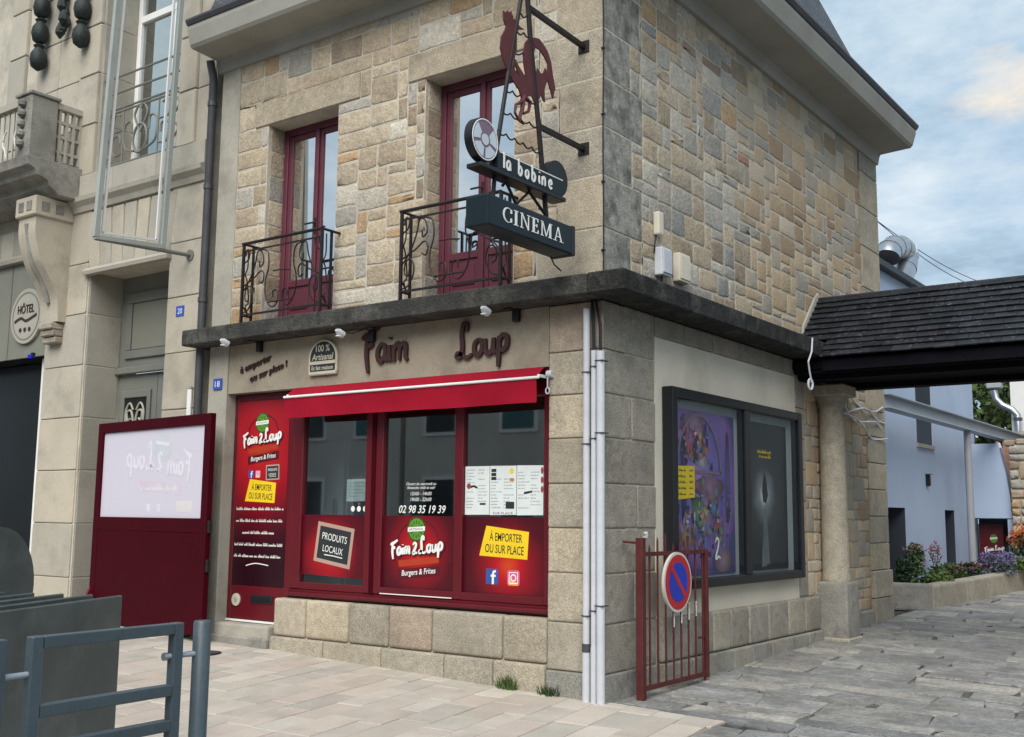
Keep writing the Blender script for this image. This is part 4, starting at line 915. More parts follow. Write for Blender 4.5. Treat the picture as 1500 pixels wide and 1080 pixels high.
plate('rooster_tail', z6([(700, 345), (735, 333), (775, 345), (815, 400), (850, 460), (878, 550), (893, 660), (915, 780), (895, 870), (868, 770), (845, 690), (850, 560), (820, 500), (785, 445), (742, 418)]), 'rust_plate', -.004, .008)
plate('rooster_feather', z6([(800, 700), (822, 760), (828, 900), (812, 880), (790, 790)]), 'rust_plate', -.008, .004)
for L_ in ([(650, 850), (620, 900), (575, 920), (565, 990), (600, 1060)], [(650, 860), (700, 900), (685, 980), (640, 1000)], [(640, 870), (630, 960), (600, 1060), (640, 1090)]):
    MB().tube([(xs_, *sp(*q)) for q in z6(L_)], [.02, .016, .012, .01, .01][:len(L_)], 6).build('rooster_leg', 'rust_plate', C, smooth=True)
# la bobine board between two film reels
q0, q1, q2 = sp(726, 225), sp(815, 262), sp(815, 290); zt_, zb_ = (q0[1]+q1[1])/2, q2[1]
ya, yb_ = q0[0]-.03, q1[0]+.02
sf = lambda u, w, d: (xs_+d, u, w)
box('name_board', 'sign_box', C, xs_-.04, xs_+.05, ya, yb_, zb_, zt_, bevel=.006)
box('board_foot', 'sign_edge', C, xs_-.065, xs_+.065, ya-.22, yb_+.02, zb_-.035, zb_-.002, bevel=.005)
MB().ribbon([(ya+.01, zt_-.012), (yb_-.01, zt_-.012)], .008, sf, .051, .053).build('board_line', 'white_letter', C)
script('board_letter', 'la bobine', 'white_letter', C, sf, ya+.05, zb_+.022, .068, .0165, .052, .056, 1.55, 0, each=True)
rl, rr = sp(705, 206), sp(812, 263)
def reel(c, r, dark):
    mb = MB(); disc(mb, c[0], c[1], r, r, sf, -.03, .03, 32).build('reel_drum', 'sign_edge', C, smooth=True)
    if dark: return
    disc(MB(), c[0], c[1], r*.93, r*.93, sf, .031, .034, 32).build('reel_face', 'reel_mauve', C)
    for a in range(5):
        if a == 1: continue
        p = arc(c[0], c[1], r*.84, r*.84, a*72-16, a*72+44, 8) + arc(c[0], c[1], r*.36, r*.36, a*72+40, a*72-12, 6)
        sheet(MB(), p, sf, .035, .037).build('reel_window', 'reel_pale', C)
    disc(MB(), c[0], c[1], r*.26, r*.26, sf, .0345, .038, 20).build('reel_hub', 'reel_pale', C)
    MB().ribbon(arc(c[0], c[1], r*.92, r*.92, 0, 360, 32), .008, sf, .0345, .0375).build('reel_rim', 'white_letter', C)
reel(rl, .155, False); reel((rr[0]+.0, rr[1]), .14, True)
# zigzag braces and the CINEMA light box
bt = sp(702, 283)[1]; bb = sp(702, 331)[1]; y0_, y1_ = sp(702, 283)[0], sp(828, 345)[0]
box('light_box', 'sign_box', C, xs_-.12, xs_+.08, y0_, y1_, bb, bt-.01, bevel=.012, seg=2)
box('box_rim', 'sign_edge', C, xs_-.125, xs_+.086, y1_-.03, y1_+.012, bb-.006, bt-.004, bevel=.006)
for L_ in ([(736, 272), (742, 268), (756, 300), (775, 281), (801, 318)],):
    MB().tube([(xs_, *sp(*q)) for q in L_], .012, 6).build('zigzag_brace', 'iron', C)
SER = dict(
 C=(.62, [('arc', .34, .5, .30, .47, 42, 318)], [(.50, .66, .60, .92), (.50, .08, .60, .34)]),
 I=(.34, [], [(.10, .0, .24, 1), (.02, 0, .32, .05), (.02, .95, .32, 1)]),
 N=(.72, [((.14, 1), (.60, .0), .13)], [(.10, 0, .15, 1), (.58, 0, .63, 1), (.02, 0, .24, .05), (.02, .95, .2, 1), (.50, .95, .72, 1)]),
 E=(.56, [], [(.10, 0, .23, 1), (.02, 0, .5, .06), (.02, .94, .48, 1), (.2, .47, .38, .54), (.45, 0, .5, .24), (.43, .78, .48, 1), (.36, .4, .4, .62)]),
 M=(.86, [((.15, 1), (.43, .05), .12), ((.43, .05), (.70, 1), .06)], [(.09, 0, .14, 1), (.66, 0, .79, 1), (.02, 0, .22, .05), (.58, 0, .86, .05), (.02, .95, .18, 1), (.68, .95, .86, 1)]),
 A=(.76, [((.15, 0), (.37, 1), .05), ((.36, 1), (.63, 0), .14)], [(.22, .30, .52, .36), (.02, 0, .26, .05), (.50, 0, .78, .05)]))
def serif(word, u, w, h, total, d0):
    tw = sum(SER[c][0] for c in word)+.10*(len(word)-1); k = total/tw; x = 0
    for ch in word:
        wd, st, rc = SER[ch]; mb = MB(); j = 0
        for s in st:
            dd = d0+j*.0003; j += 1
            if s[0] == 'arc':
                p = arc(*s[1:5], s[5], s[6], 22); mb.ribbon([(u+(x+a)*k, w+b*h) for a, b in p], [h*(.045+.11*max(0, -math.cos(R(s[5]+(s[6]-s[5])*i/22)))) for i in range(23)], sf, dd, dd+.004)
            else: mb.ribbon([(u+(x+s[0][0])*k, w+s[0][1]*h), (u+(x+s[1][0])*k, w+s[1][1]*h)], s[2]*h*.95, sf, dd, dd+.004)
        for a, b, c, e in rc:
            dd = d0+j*.0003; j += 1; sheet(mb, [(u+(x+a)*k, w+b*h), (u+(x+c)*k, w+b*h), (u+(x+c)*k, w+e*h), (u+(x+a)*k, w+e*h)], sf, dd, dd+.004)
        mb.build('box_letter', 'white_letter', C); x += wd+.10
LW = y1_-y0_; serif('CINEMA', y0_+LW*.155, bb+(bt-bb)*.26, (bt-bb)*.47, LW*.70, .081)
q = sp(800, 372); MB().tube([(xs_, *sp(806, 375)), (xs_-.0, *sp(812, 388)), (xs_, *sp(822, 397))], .006, 6).build('supply_cable', 'sign_edge', C, smooth=True)

# --- pipes and cables at the corner
for k, (x, y, r, z1, mt, lab) in enumerate(((-.115, -.055, .027, 2.95, 'pipe_white', 'tallest slim white pipe rising up the shop corner to the ledge'), (-.052, -.05, .023, 2.62, 'pipe_white', 'thin white pipe in the middle of three at the shop corner'), (.012, -.058, .032, 2.61, 'pipe_white', 'thickest white pipe on the very corner of the shop'))):
    T = thing('wall_pipe', lab, 'pipe', (x, y, 0), 'white pipes at the shop corner'); z0 = G(x, y)
    MB().tube([(x, y, z0+.35 if k < 2 else z0), (x, y, z1)], r, 14).build('tube', mt, T, smooth=True)
    if k < 2: MB().tube([(x, y, z0-.01), (x, y, z0+.40)], r*1.12, 14).build('foot_tube', 'pipe_white', T, smooth=True)
    if k == 0: MB().tube([(x, y, z0+.36), (x, y, z0+.42)], r*1.25, 14).build('joint', 'zinc_dark', T, smooth=True)
    for z in (.62, 1.9, 2.45): MB().box(x-r-.003, x+r+.003, y-r-.003, -.0, z+.04*k, z+.04*k+.009).build('clip', 'zinc_dark', T)
    if k: MB().tube([(x, y, z1-.03), (x-.01, y+.01, z1+.2), (x-.03*k, -.03, 3.02)], .012, 6).build('cable', 'sign_edge', T, smooth=True)
# --- boxes on the alley wall
p1, p2, p3 = at(968, 385, 0, .03), at(996, 395, 0, .03), at(963, 330, 0, .03)
T = thing('junction_box', 'pale lilac junction box on the alley wall just above the ledge', 'junction box', (0, p1.y, p1.z-.1))
box('case', 'pipe_white', T, .012, .09, p1.y-.085, p1.y+.085, p1.z-.12, p1.z+.12, bevel=.012, seg=2); box('lid', 'pipe_white', T, .09, .10, p1.y-.075, p1.y+.075, p1.z-.1, p1.z+.1, bevel=.004); MB().tube([(.05, p1.y-.02, p1.z-.12), (.05, p1.y-.02, p1.z-.2)], .01, 6).build('cable', 'sign_edge', T)
T = thing('junction_box', 'cream junction box beside the lilac one on the alley wall', 'junction box', (0, p2.y, p2.z-.1))
box('case', 'plaster', T, .012, .08, p2.y-.1, p2.y+.1, p2.z-.12, p2.z+.13, bevel=.01, seg=2); box('lid', 'plaster', T, .08, .088, p2.y-.09, p2.y+.09, p2.z-.10, p2.z+.11, bevel=.004)
T = thing('motion_detector', 'small cream detector on the alley wall above the junction boxes', 'detector', (0, p3.y, p3.z-.1))
box('body', 'plaster', T, .012, .07, p3.y-.045, p3.y+.045, p3.z-.09, p3.z+.11, bevel=.015, seg=2); MB().tube([(.03, p3.y-.02, p3.z-.09), (.03, p3.y-.05, p3.z-.18), (.02, p3.y-.04, p3.z-.24)], .006, 6).build('cable', 'sign_edge', T, smooth=True)
# --- drainpipe between the houses
T = thing('drainpipe', 'dark grey downpipe in the gap between hotel and shop', 'drainpipe', (-4.76, -.06, .1))
MB().tube([(-4.76, -.07, .14), (-4.76, -.07, 3.0), (-4.76, -.07, 5.9), (-4.74, -.14, 6.08)], .042, 14).build('tube', 'zinc_dark', T, smooth=True)
for z in (.6, 2.2, 3.5, 4.7, 5.6): MB().tube([(-4.76, -.07, z), (-4.76, -.07, z+.05)], .05, 14).build('collar', 'zinc_dark', T, smooth=True)

# --- poster case on the alley wall
T = thing('poster_case', 'black framed double glass poster case on the cream alley wall', 'poster case', (0, 2.35, .75)); f = side
ya, ym, yb_, za, zb_ = .925, 2.43, 3.785, .765, 2.44
MB().box(.006, .11, ya, ya+.09, za, zb_).box(.006, .11, yb_-.09, yb_, za, zb_).box(.008, .108, ya+.09, yb_-.09, za, za+.08).box(.008, .108, ya+.09, yb_-.09, zb_-.08, zb_).box(.008, .106, ym-.06, ym+.06, za+.08, zb_-.08).build('frame', 'sign_edge', T, bevel=.008)
box('back_board', 'print_grey', T, .007, .02, ya+.09, yb_-.09, za+.08, zb_-.08)
for a, b in ((ya+.09, ym-.06), (ym+.06, yb_-.09)): box('pane', 'glass_case', T, .082, .087, a, b, za+.08, zb_-.08)
loc = T.location
def pc(y, z): return (.03-loc.x, y-loc.y, z-loc.z)
print_mat('poster_violet', [(.1, (.22, .12, .30)), (.35, (.10, .07, .24)), (.6, (.055, .045, .17)), (.85, (.10, .05, .16)), (1, (.03, .025, .09))], c=pc(1.55, 1.7), rad=1.0, nscale=6, namt=.3)
print_mat('poster_dark', [(.08, (.42, .45, .47)), (.16, (.14, .155, .17)), (.34, (.03, .036, .042)), (.7, (.014, .017, .021)), (1, (.009, .011, .014))], c=pc(2.98, 1.62), rad=.85, nscale=9, namt=.13)
a, b = ya+.12, ym-.16
P_ = thing('film_poster', 'violet film poster with arch and colourful blobs in the poster case', 'poster', (.03, (a+b)/2, .88)); f = off(side, .03)
loc = P_.location
print_mat('poster_violet', [(.1, (.40, .22, .48)), (.35, (.20, .14, .42)), (.6, (.11, .09, .31)), (.85, (.20, .10, .30)), (1, (.07, .055, .18))], c=(0, 1.55-loc.y, 1.7-loc.z), rad=1.0, nscale=6, namt=.3)
sheet(MB(), [(a, .87), (b, .87), (b, 2.28), (a, 2.28)], f, 0, .002).build('sheet', 'poster_violet', P_)
for k, (u, w, rx, rz, c) in enumerate(((1.45, 2.08, .28, .2, (.30, .14, .25)), (1.38, 2.02, .14, .12, (.45, .04, .10)), (1.56, 1.96, .11, .10, (.35, .05, .03)), (1.6, 1.85, .16, .05, (.30, .27, .30)), (1.5, 1.40, .11, .16, (.07, .20, .10)), (1.66, 1.38, .10, .17, (.42, .35, .10)), (1.82, 1.45, .10, .10, (.06, .16, .35)), (1.92, 1.25, .10, .14, (.40, .03, .05)), (1.3, 1.2, .18, .09, (.35, .16, .07)), (2.0, .98, .22, .12, (.25, .12, .18)), (1.75, 1.62, .3, .12, (.22, .09, .20)), (1.25, 1.7, .06, .4, (.03, .03, .12)), (2.12, 1.7, .05, .45, (.07, .05, .2)))):
    c = tuple(min(.8, q*1.7) for q in c); g_ = sum(c)/3; c = tuple(.62*q+.3*g_ for q in c); print_mat('ink_%d' % k, [(.0, c), (.45, tuple(q*.6 for q in c)), (1, tuple(q*.2 for q in c))], c=(0, u-loc.y, w-loc.z), rad=max(rx, rz)*1.1, nscale=14, namt=.4)
    rg = random.Random(k); p = [(u+rx*math.cos(2*math.pi*i/22)*rg.uniform(.8, 1.1), w+rz*math.sin(2*math.pi*i/22)*rg.uniform(.8, 1.1)) for i in range(22)]
    p = [(min(max(q[0], a+.01), b-.01), min(max(q[1], .88), 2.27)) for q in p]
    sheet(MB(), p, f, .0022+k*.0003, .0024+k*.0003).build('printed_shape', 'ink_%d' % k, P_)
rg = random.Random(5)
inks = [flat('ink_s%d' % i, c, .5, var=.3).name for i, c in enumerate(((.34, .09, .13), (.36, .26, .10), (.11, .2, .32), (.11, .22, .12), (.24, .13, .30), (.42, .36, .40), (.04, .03, .10), (.28, .14, .09), (.05, .05, .16), (.03, .025, .07), (.16, .10, .22)))]
for i in range(240):
    u, w = (rg.gauss(1.6, .3), rg.gauss(1.35, .16)) if i % 3 else (rg.gauss(1.5, .18), rg.gauss(1.98, .12)); r1, r2 = rg.uniform(.008, .045), rg.uniform(.01, .06)
    if not (a+.08 < u < b-.08 and .96 < w < 2.2): continue
    sheet(MB(), [(u+r1*math.cos(t*1.05)*rg.uniform(.5, 1.2), w+r2*math.sin(t*1.05)*rg.uniform(.5, 1.2)) for t in range(6)], f, .0064+i*.000004, .0066+i*.000004).build('printed_shape', rg.choice(inks), P_)
MB().ribbon(arc(1.55, 1.75, .42, .5, 0, 180, 20), .03, f, .0076, .008).build('printed_arch', 'reel_mauve', P_)
sheet(MB(), [(1.12, 1.74), (2.0, 1.74), (2.0, 1.77), (1.12, 1.77)], f, .0076, .008).build('printed_line', 'reel_mauve', P_)
script('printed_numeral', '2', 'white_letter', P_, f, 1.83, 1.0, .12, .022, .0076, .008)
L_ = thing('price_label', 'yellow price label with black print on the violet poster', 'label', (.04, 1.2, 1.5)); f2 = off(side, .0385)
sheet(MB(), [(a+.01, 1.50), (a+.40, 1.53), (a+.40, 1.80), (a+.01, 1.785)], f2, 0, .002).build('label', 'yellow_print', L_)
for r in range(5): greek('print_line', 'black_print', L_, f2, a+.03, a+.24, 1.745-r*.05, .022, .0024, r); greek('print_line', 'black_print', L_, f2, a+.30, a+.37, 1.75-r*.05, .022, .0024, r+9)
a, b = ym+.11, yb_-.26
P_ = thing('film_poster', 'near-black film poster with pale burst of light in the poster case', 'poster', (.03, (a+b)/2, .88)); loc = P_.location
print_mat('poster_dark', [(.10, (.60, .64, .66)), (.18, (.20, .22, .24)), (.30, (.035, .04, .046)), (.5, (.012, .014, .018)), (1, (.008, .010, .013))], c=(0, 2.95-loc.y, 1.58-loc.z), rad=1.25, nscale=6, namt=.16)
sheet(MB(), [(a, .87), (b, .87), (b, 2.28), (a, 2.28)], f, 0, .002).build('sheet', 'poster_dark', P_)
sheet(MB(), [(2.90, 1.62), (2.93, 1.74), (2.97, 1.80), (3.01, 1.72), (3.04, 1.58), (2.99, 1.50), (2.92, 1.52)], f, .0022, .0026).build('printed_figure', 'chalk_black', P_)
for (u0, u1, w) in ((2.86, 2.98, .9), (2.92, 3.06, .92)):
    sheet(MB(), [(2.94, 1.45), (2.99, 1.45), (u1, w), (u0, w)], f, .0022+.0003*(u0 > 2.9), .0024+.0003*(u0 > 2.9)).build('printed_beam', 'print_smoke', P_)
for r in range(2): greek('print_line', 'yellow_print', P_, f, 2.80+.04*r, 3.13, 1.985-r*.045, .035, .003, r+30)

# --- gate folded back along the alley wall, with the no-parking disc
gp = Vector((.15, .30, G(.15, .3))); T = thing('iron_gate', 'rusty dark red iron gate folded back along the alley wall', 'gate', tuple(gp)); gx = .165
ge = at(1034, 900, 0, gx).y; ztop = at(943, 788, 0, .15).z; zr = at(1034, 808, 0, gx).z; zl = at(1030, 988, 0, gx).z
box('hinge_post', 'gate_red', T, .12, .18, gp.y-.03, gp.y+.03, gp.z-.05, ztop, bevel=.005)
MB().tube([(.15, gp.y, ztop-.04), (.02, gp.y-.05, ztop-.03)], .009, 6).build('wall_stay', 'gate_red', T)
MB().tube([(.15+.0, gp.y+.05, ztop+.02), (.15, gp.y+.075, ztop+.035), (.15, gp.y+.07, ztop-.0)], .02, 8).build('hinge_eye', 'rust_flake', T, smooth=True)
for nm, z in (('top_rail', zr), ('bottom_rail', zl)): MB().box(gx-.012, gx+.012, gp.y+.032, ge-.02, z-.016, z+.016).build(nm, 'gate_red', T)
box('closing_post', 'gate_red', T, gx-.02, gx+.02, ge-.02, ge+.02, zl-.03, zr+.02, bevel=.004)
MB().tube([(gx, ge-.03, zl-.02), (gx, ge-.03, zl-.12)], .011, 6).build('drop_bolt', 'gate_red', T)
nb = 8
for i in range(nb):
    yy = gp.y+.11+(ge-gp.y-.17)*i/(nb-1); h = zr+(.16 if i in (1, 2, 6) else .12)*(.6+.4*((i*7) % 3)/2)
    MB().tube([(gx, yy, zl+.01), (gx, yy, h-.03), (gx, yy, h)], [.0085, .0085, .002], 6).build('bar', 'gate_red', T)
    if 2 < i < 7: MB().tube([(gx+.004, yy, zl+.36+.02*i), (gx+.004, yy, zl+.60)], .0075, 6).build('bare_patch', 'rust_flake', T)
MB().tube([(gx, ge-.14, zl+.3), (gx, ge-.02, zl+.3)], .009, 6).build('latch', 'gate_red', T)
sc = at(995, 853, 0, .21); T = thing('no_parking_sign', 'round blue and red no-parking sign hung on the iron gate', 'sign', (.2, sc.y, sc.z-.23)); f = off(side, .2)
disc(MB(), sc.y, sc.z, .235, .235, f, -.022, .0, 40).build('rim', 'sign_rim', T); disc(MB(), sc.y, sc.z, .215, .215, f, .001, .003, 40).build('red_disc', 'sign_red', T)
disc(MB(), sc.y, sc.z, .155, .155, f, .0035, .005, 36).build('blue_disc', 'sign_blue', T)
MB().ribbon([(sc.y-.118, sc.z+.118), (sc.y+.118, sc.z-.118)], .042, f, .0055, .007).build('red_stripe', 'sign_red', T)
MB().box(.168, .178, sc.y-.05, sc.y+.05, sc.z-.02, sc.z+.02).build('bracket', 'zinc_dark', T)

# ================================================================== column and slated passage roof
T = thing('stone_column', 'round stone column on a square block at the alley wall', 'column', (.15, 4.55, .1))
MB().box(-.03, .33, 4.36, 4.74, .0, .70).build('base_block', ST['gdark'], T, bevel=.035, seg=3, smooth=True)
box('foot_slab', ST['gb'], T, -.05, .35, 4.33, 4.77, .0, .125, bevel=.015)
MB().lathe([(.15, .70), (.155, .74), (.142, .78), (.14, 1.5), (.132, 2.56)], (.15, 4.55, 0), 28).build('shaft', ST['gb'], T, smooth=True)
MB().lathe([(.135, 2.56), (.15, 2.58), (.15, 2.61), (.19, 2.68)], (.15, 4.55, 0), 28).build('necking', ST['gb'], T, smooth=True)
box('capital', ST['ga'], T, -.06, .36, 4.34, 4.76, 2.68, 2.80, bevel=.012)
PR = thing('passage_roof', 'small dark slate roof spanning the alley from the stone column', 'roof', (2, 4.55, 2.8))
XR = 4.6; e0, e1 = (3.74, 3.0), (4.58, 3.78); sl = math.hypot(e1[0]-e0[0], e1[1]-e0[1]); ty, tz = (e1[0]-e0[0])/sl, (e1[1]-e0[1])/sl
MB().prism([(.012, 3.80, 2.90), (.012, 3.80, 2.98), (.012, 4.58, 3.72), (.012, 5.40, 2.98), (.012, 5.40, 2.90)], (XR-.012, 0, 0)).build('roof_core', 'wood_shaded', PR)
box('front_beam', 'wood_shaded', PR, .02, XR, 3.95, 4.15, 2.803, 2.898); box('ceiling', 'wood_shaded', PR, .02, XR-.02, 3.82, 5.38, 2.86, 2.899)
box('back_beam', 'wood_shaded', PR, .02, XR, 4.95, 5.15, 2.803, 2.858)
box('fascia', 'wood_shaded', PR, .34, XR, 3.775, 3.798, 2.87, 2.985)
rows = 11; ex = sl/rows; w0 = .205; base = {}
for r in range(rows):
    x = .34 if r < 3 else .015; x += (0 if r % 2 else -w0/2)
    while x < XR:
        a, b = max(x, .34 if r < 3 else .015), min(x+w0, XR); x += w0
        if b-a < .03: continue
        s0 = r*ex-.01+rnd.uniform(-.004, .004); s1 = s0+ex*1.25; t0 = .034+rnd.uniform(0, .006); t1 = .012
        vs = []
        for s_, t_ in ((s0, t0), (s0, t0-.014), (s1, t1), (s1, t1-.008)):
            for xx in (a+.002, b-.002): vs.append((xx, e0[0]+.0+ty*s_-tz*t_, e0[1]+tz*s_+ty*t_))
        MB().add(vs, [(0, 1, 5, 4), (2, 6, 7, 3), (0, 2, 3, 1), (1, 3, 7, 5), (0, 4, 6, 2)]).build('slate', 'slate', PR)
box('ridge_cap', 'slate', PR, .012, XR, 4.53, 4.63, 3.745, 3.80, bevel=.015)
MB().add([(.012, 4.63, 3.76), (XR, 4.63, 3.76), (XR, 5.43, 2.97), (.012, 5.43, 2.97)], [(0, 1, 2, 3)]).build('back_slope', 'slate', PR)
p = [(.013, *q) for q in ((4.05, 3.32), (4.16, 3.34), (4.62, 3.82), (4.55, 3.86), (4.44, 3.78), (4.08, 3.42))]
MB().prism(p, (.03, 0, 0)).build('mortar_flashing', 'concrete', PR, bevel=.008)
T = thing('stone_column', 'plain stone post carrying the far end of the passage roof', 'column', (XR-.2, 4.55, -.05)); box('shaft', ST['gb'], T, XR-.4, XR, 4.36, 4.74, -.1, 2.80, bevel=.02)
# coiled wire hanging from the ledge end
q = at(1188, 500, 0, .36); T = thing('hanging_wire', 'pale wire ending in a coil hanging from the end of the ledge', 'wire', tuple(q))
pts = [at(a, b, 0, .36) for a, b in ((1190, 495), (1189, 515), (1184, 530), (1186, 545), (1188, 555))]
c = at(1187, 563, 0, .36); pts += [c+Vector((.008*math.sin(t), .055*math.sin(t)*(1-.03*k), .055*math.cos(t))) for k, t in enumerate([i*.6 for i in range(24)])]
o = MB().tube(pts, .009, 6).build('wire', 'pipe_white', T, smooth=True)
T = thing('loose_wires', 'tangle of pale wires tied round the far corner stones', 'wire', (.06, 6.3, 2.7))
for k in range(4):
    MB().tube([(.05+.03*math.sin(i*1.3+k), 5.0+i*.22, 2.72-.05*k+.06*math.sin(i*.9+k*2)-.03*i*(k % 2)) for i in range(9)], .011, 6).build('wire', 'pipe_white', T, smooth=True)

# ================================================================== the hotel on the left
H = thing('hotel_building', 'pale ashlar hotel building with carved balcony and grey-green doors', 'building', (-7, 0, 0))
def wallbox(*b): return MB().box(*b)
core = MB().box(-5.44, -4.80, .012, .7, 0, 4.86).box(-7.75, -6.93, .012, .7, 0, 4.86).box(-6.93, -5.44, .012, .7, 4.10, 4.86).box(-12, -7.75, .012, .7, 4.42, 4.86)
core.box(-12, -6.95, .012, .7, 5.28, 9).box(-5.40, -4.80, .012, .7, 5.28, 9).box(-12, -4.80, .012, .7, 4.86, 5.28).box(-6.95, -5.40, .012, .7, 8.2, 9)
core = core.build('wall_core', 'mortar', H)
pal = ['ha', 'hb', 'hc']
for k, c in dict(ha=(.42, .385, .315), hb=(.375, .35, .295), hc=(.45, .405, .325)).items(): ST[k] = pm('hotel_stone_'+k, c, .85, .1, 2, .3, 80, .12, dirt=(.22, .205, .17), dscale=1.4, damt=.55, dlo=.52, spec=.25, orand=.08)
def course(u0, u1, zs, fn=front, split=1, ext=0, name='ashlar_block'):
    for z0, z1 in zip(zs, zs[1:]):
        for s in range(split):
            a = u0+(u1-u0)*s/split; b = u0+(u1-u0)*(s+1)/split
            stone(name, (a, b, z0, z1), fn, rnd.choice(pal), core, gap=.005, bulge=.006+ext, jit=.002, rc=.03, sharp=True)
zs = [.62+.6*i for i in range(8)]; zs[-1] = 4.86
course(-5.44, -4.80, [.1]+zs); course(-7.75, -6.95, [.1]+zs)
# inner faces of the door recess
rf = lambda u, w, d: (-6.93+d, u, w)
for z0, z1 in zip([.1]+zs[:-2], zs[:-1]): stone('reveal_block', (.02, .46, z0, min(z1, 4.1)), rf, 'hb', core, gap=.004, bulge=.006, jit=.001, rc=.03, sharp=True)
# lintel of thin voussoirs
k = 7
for i in range(k):
    a, b = -6.93+(1.49)*i/k, -6.93+1.49*(i+1)/k; sk = (i-(k-1)/2)*.02
    stone('voussoir', (a, b, 4.13, 4.82), lambda u, w, d, sk=sk: (u+sk*(w-4.1)*2, -d, w), rnd.choice(pal), core, gap=.004, bulge=.012, jit=.001, rc=.03, sharp=True)
for i in range(12): stone('voussoir', (-11.3+.3*i, -11.0+.3*i, 4.45, 4.84), front, rnd.choice(pal), core, gap=.004, bulge=.012, jit=.001, rc=.03, sharp=True)
MB().prism([(-6.98, y, z) for y, z in ((.02, 4.06), (-.06, 4.06), (-.07, 4.10), (-.03, 4.14), (.02, 4.14))], (1.58, 0, 0)).build('door_moulding', ST['hb'], H)
MB().prism([(-12, y, z) for y, z in ((.02, 4.40), (-.06, 4.40), (-.07, 4.45), (-.03, 4.49), (.02, 4.49))], (4.25, 0, 0)).build('entrance_moulding', ST['hb'], H)
# string course, upper wall
sprof = [(.02, 4.84), (-.03, 4.84), (-.05, 4.90), (-.10, 4.95), (-.11, 5.0), (-.06, 5.02), (-.06, 5.27), (.02, 5.27)]
for a, b in ((-7.3, -6.5), (-6.495, -5.7), (-5.695, -4.86)): MB().prism([(a, y, z) for y, z in sprof], (b-a, 0, 0)).build('string_course', ST['hb'], H)
zz = [5.28+.62*i for i in range(7)]
course(-5.40, -5.1, zz, name='window_quoin', ext=.03); course(-5.1, -4.80, zz)
course(-7.35, -6.95, zz, name='window_quoin', ext=.03); course(-8.35, -7.35, zz, split=2)
course(-9.0, -8.6, zz, name='window_quoin', ext=.03)
rf2 = lambda u, w, d: (-6.95+d, u, w)
for z0, z1 in zip(zz, zz[1:]): stone('reveal_block', (.02, .46, z0, z1), rf2, 'hb', core, gap=.004, bulge=.006, jit=.001, rc=.03, sharp=True)
def win(xa, xb, z0, z1, y, bars):
    D = node('window', H); D.location = (0, 0, 0); w = .07
    mb = MB().box(xa, xa+w, y, y+.08, z0, z1).box(xb-w, xb, y, y+.08, z0, z1).box(xa+w, xb-w, y, y+.08, z0, z0+w).box(xa+w, xb-w, y, y+.08, z1-w, z1)
    for bz in bars: mb.box(xa+w, xb-w, y+.002, y+.078, bz, bz+.09)
    mb.box((xa+xb)/2-.05, (xa+xb)/2+.05, y+.003, y+.07, z0+w, (bars[0] if bars else z1-w)); mb.build('frame', 'white_paint', D, bevel=.006)
    box('pane', 'glass', D, xa+w, xb-w, y+.04, y+.046, z0+w, z1-w); box('blind', 'curtain', D, (xa+xb)/2+.12, xb-w-.02, y+.09, y+.1, z0+w, z1-w); box('dark_room', 'pane_dark', D, xa, xb, y+.6, y+.62, z0, z1)
win(-6.95, -5.42, 5.30, 8.2, .46, [7.3])
win(-11.5, -9.02, 5.5, 9, .40, [6.75])
# hotel window railing
D = node('window_railing', H); y = .05
for z in (6.42, 6.22, 6.02, 5.34, 5.98): MB().tube([(-6.93, y, z), (-5.42, y, z)], .014, 6).build('rail', 'grey_paint', D)
c = -6.18
for s in (1, -1):
    for pth in ([(0, .3), (.12, .5), (.05, .62), (-.0, .58)], [(.1, .08), (.28, .15), (.3, .4), (.18, .45), (.16, .3)], [(.35, .1), (.5, .1), (.52, .3), (.4, .32), (.38, .22)], [(.35, .38), (.52, .4), (.5, .58), (.4, .56)], [(.58, .08), (.7, .2), (.58, .34), (.7, .48), (.58, .6)]):
        MB().tube([(c+s*a*1.0, y, 5.36+b_) for a, b_ in cat(pth, 5)], .014, 5).build('scroll', 'grey_paint', D, smooth=True)
    for xx in (.33, .55, .73): MB().tube([(c+s*xx, y, 5.34), (c+s*xx, y, 6.02)], .01, 5).build('rail_bar', 'grey_paint', D)
MB().tube([(c+.13*math.cos(t), y, 5.58+.17*math.sin(t)) for t in [i*.35 for i in range(19)]], .016, 5).build('oval', 'grey_paint', D)
# balcony with corner pilaster
D = node('balcony', H); X = -7.2; yo = at(47, 140, 0, X).y
cb_ = 'gdark'
MB().box(X-.30, X, yo, yo+.34, 5.36, 6.10).build('corner_pilaster', ST[cb_], D, bevel=.015)
box('pilaster_cap', ST[cb_], D, X-.33, X+.02, yo-.02, yo+.36, 6.10, 6.14, bevel=.008)
box('top_rail', ST['hb'], D, X-.10, X-.01, yo+.34, .0, 6.02, 6.10, bevel=.008); box('front_rail', ST['hb'], D, -11.5, X-.30, yo+.03, yo+.12, 6.02, 6.10)
for k_ in range(5):
    yy = yo+.37+k_*.09
    if yy < -.03: box('pierced_bar', ST['hb'], D, X-.08, X-.03, yy, yy+.03, 5.40, 6.02)
for z in (5.5, 5.68, 5.86): box('pierced_bar', ST['hb'], D, X-.075, X-.035, yo+.345, -.02, z, z+.035)
for k_ in range(14): MB().tube([(X-.38-.11*k_, yo+.08, 5.40), (X-.38-.11*k_, yo+.08, 6.02)], .014, 5).build('baluster', 'hotel_sign', D)
for k_ in range(6): MB().tube([(X-.36-.25*k_, yo+.08, z) for z in (5.45,)]+[(X-.36-.25*k_-.1*math.sin(t), yo+.08, 5.55+.13*(1-math.cos(t))) for t in (.5, 1, 1.6, 2.2, 2.8)], .012, 5).build('scroll', 'white_house', D)
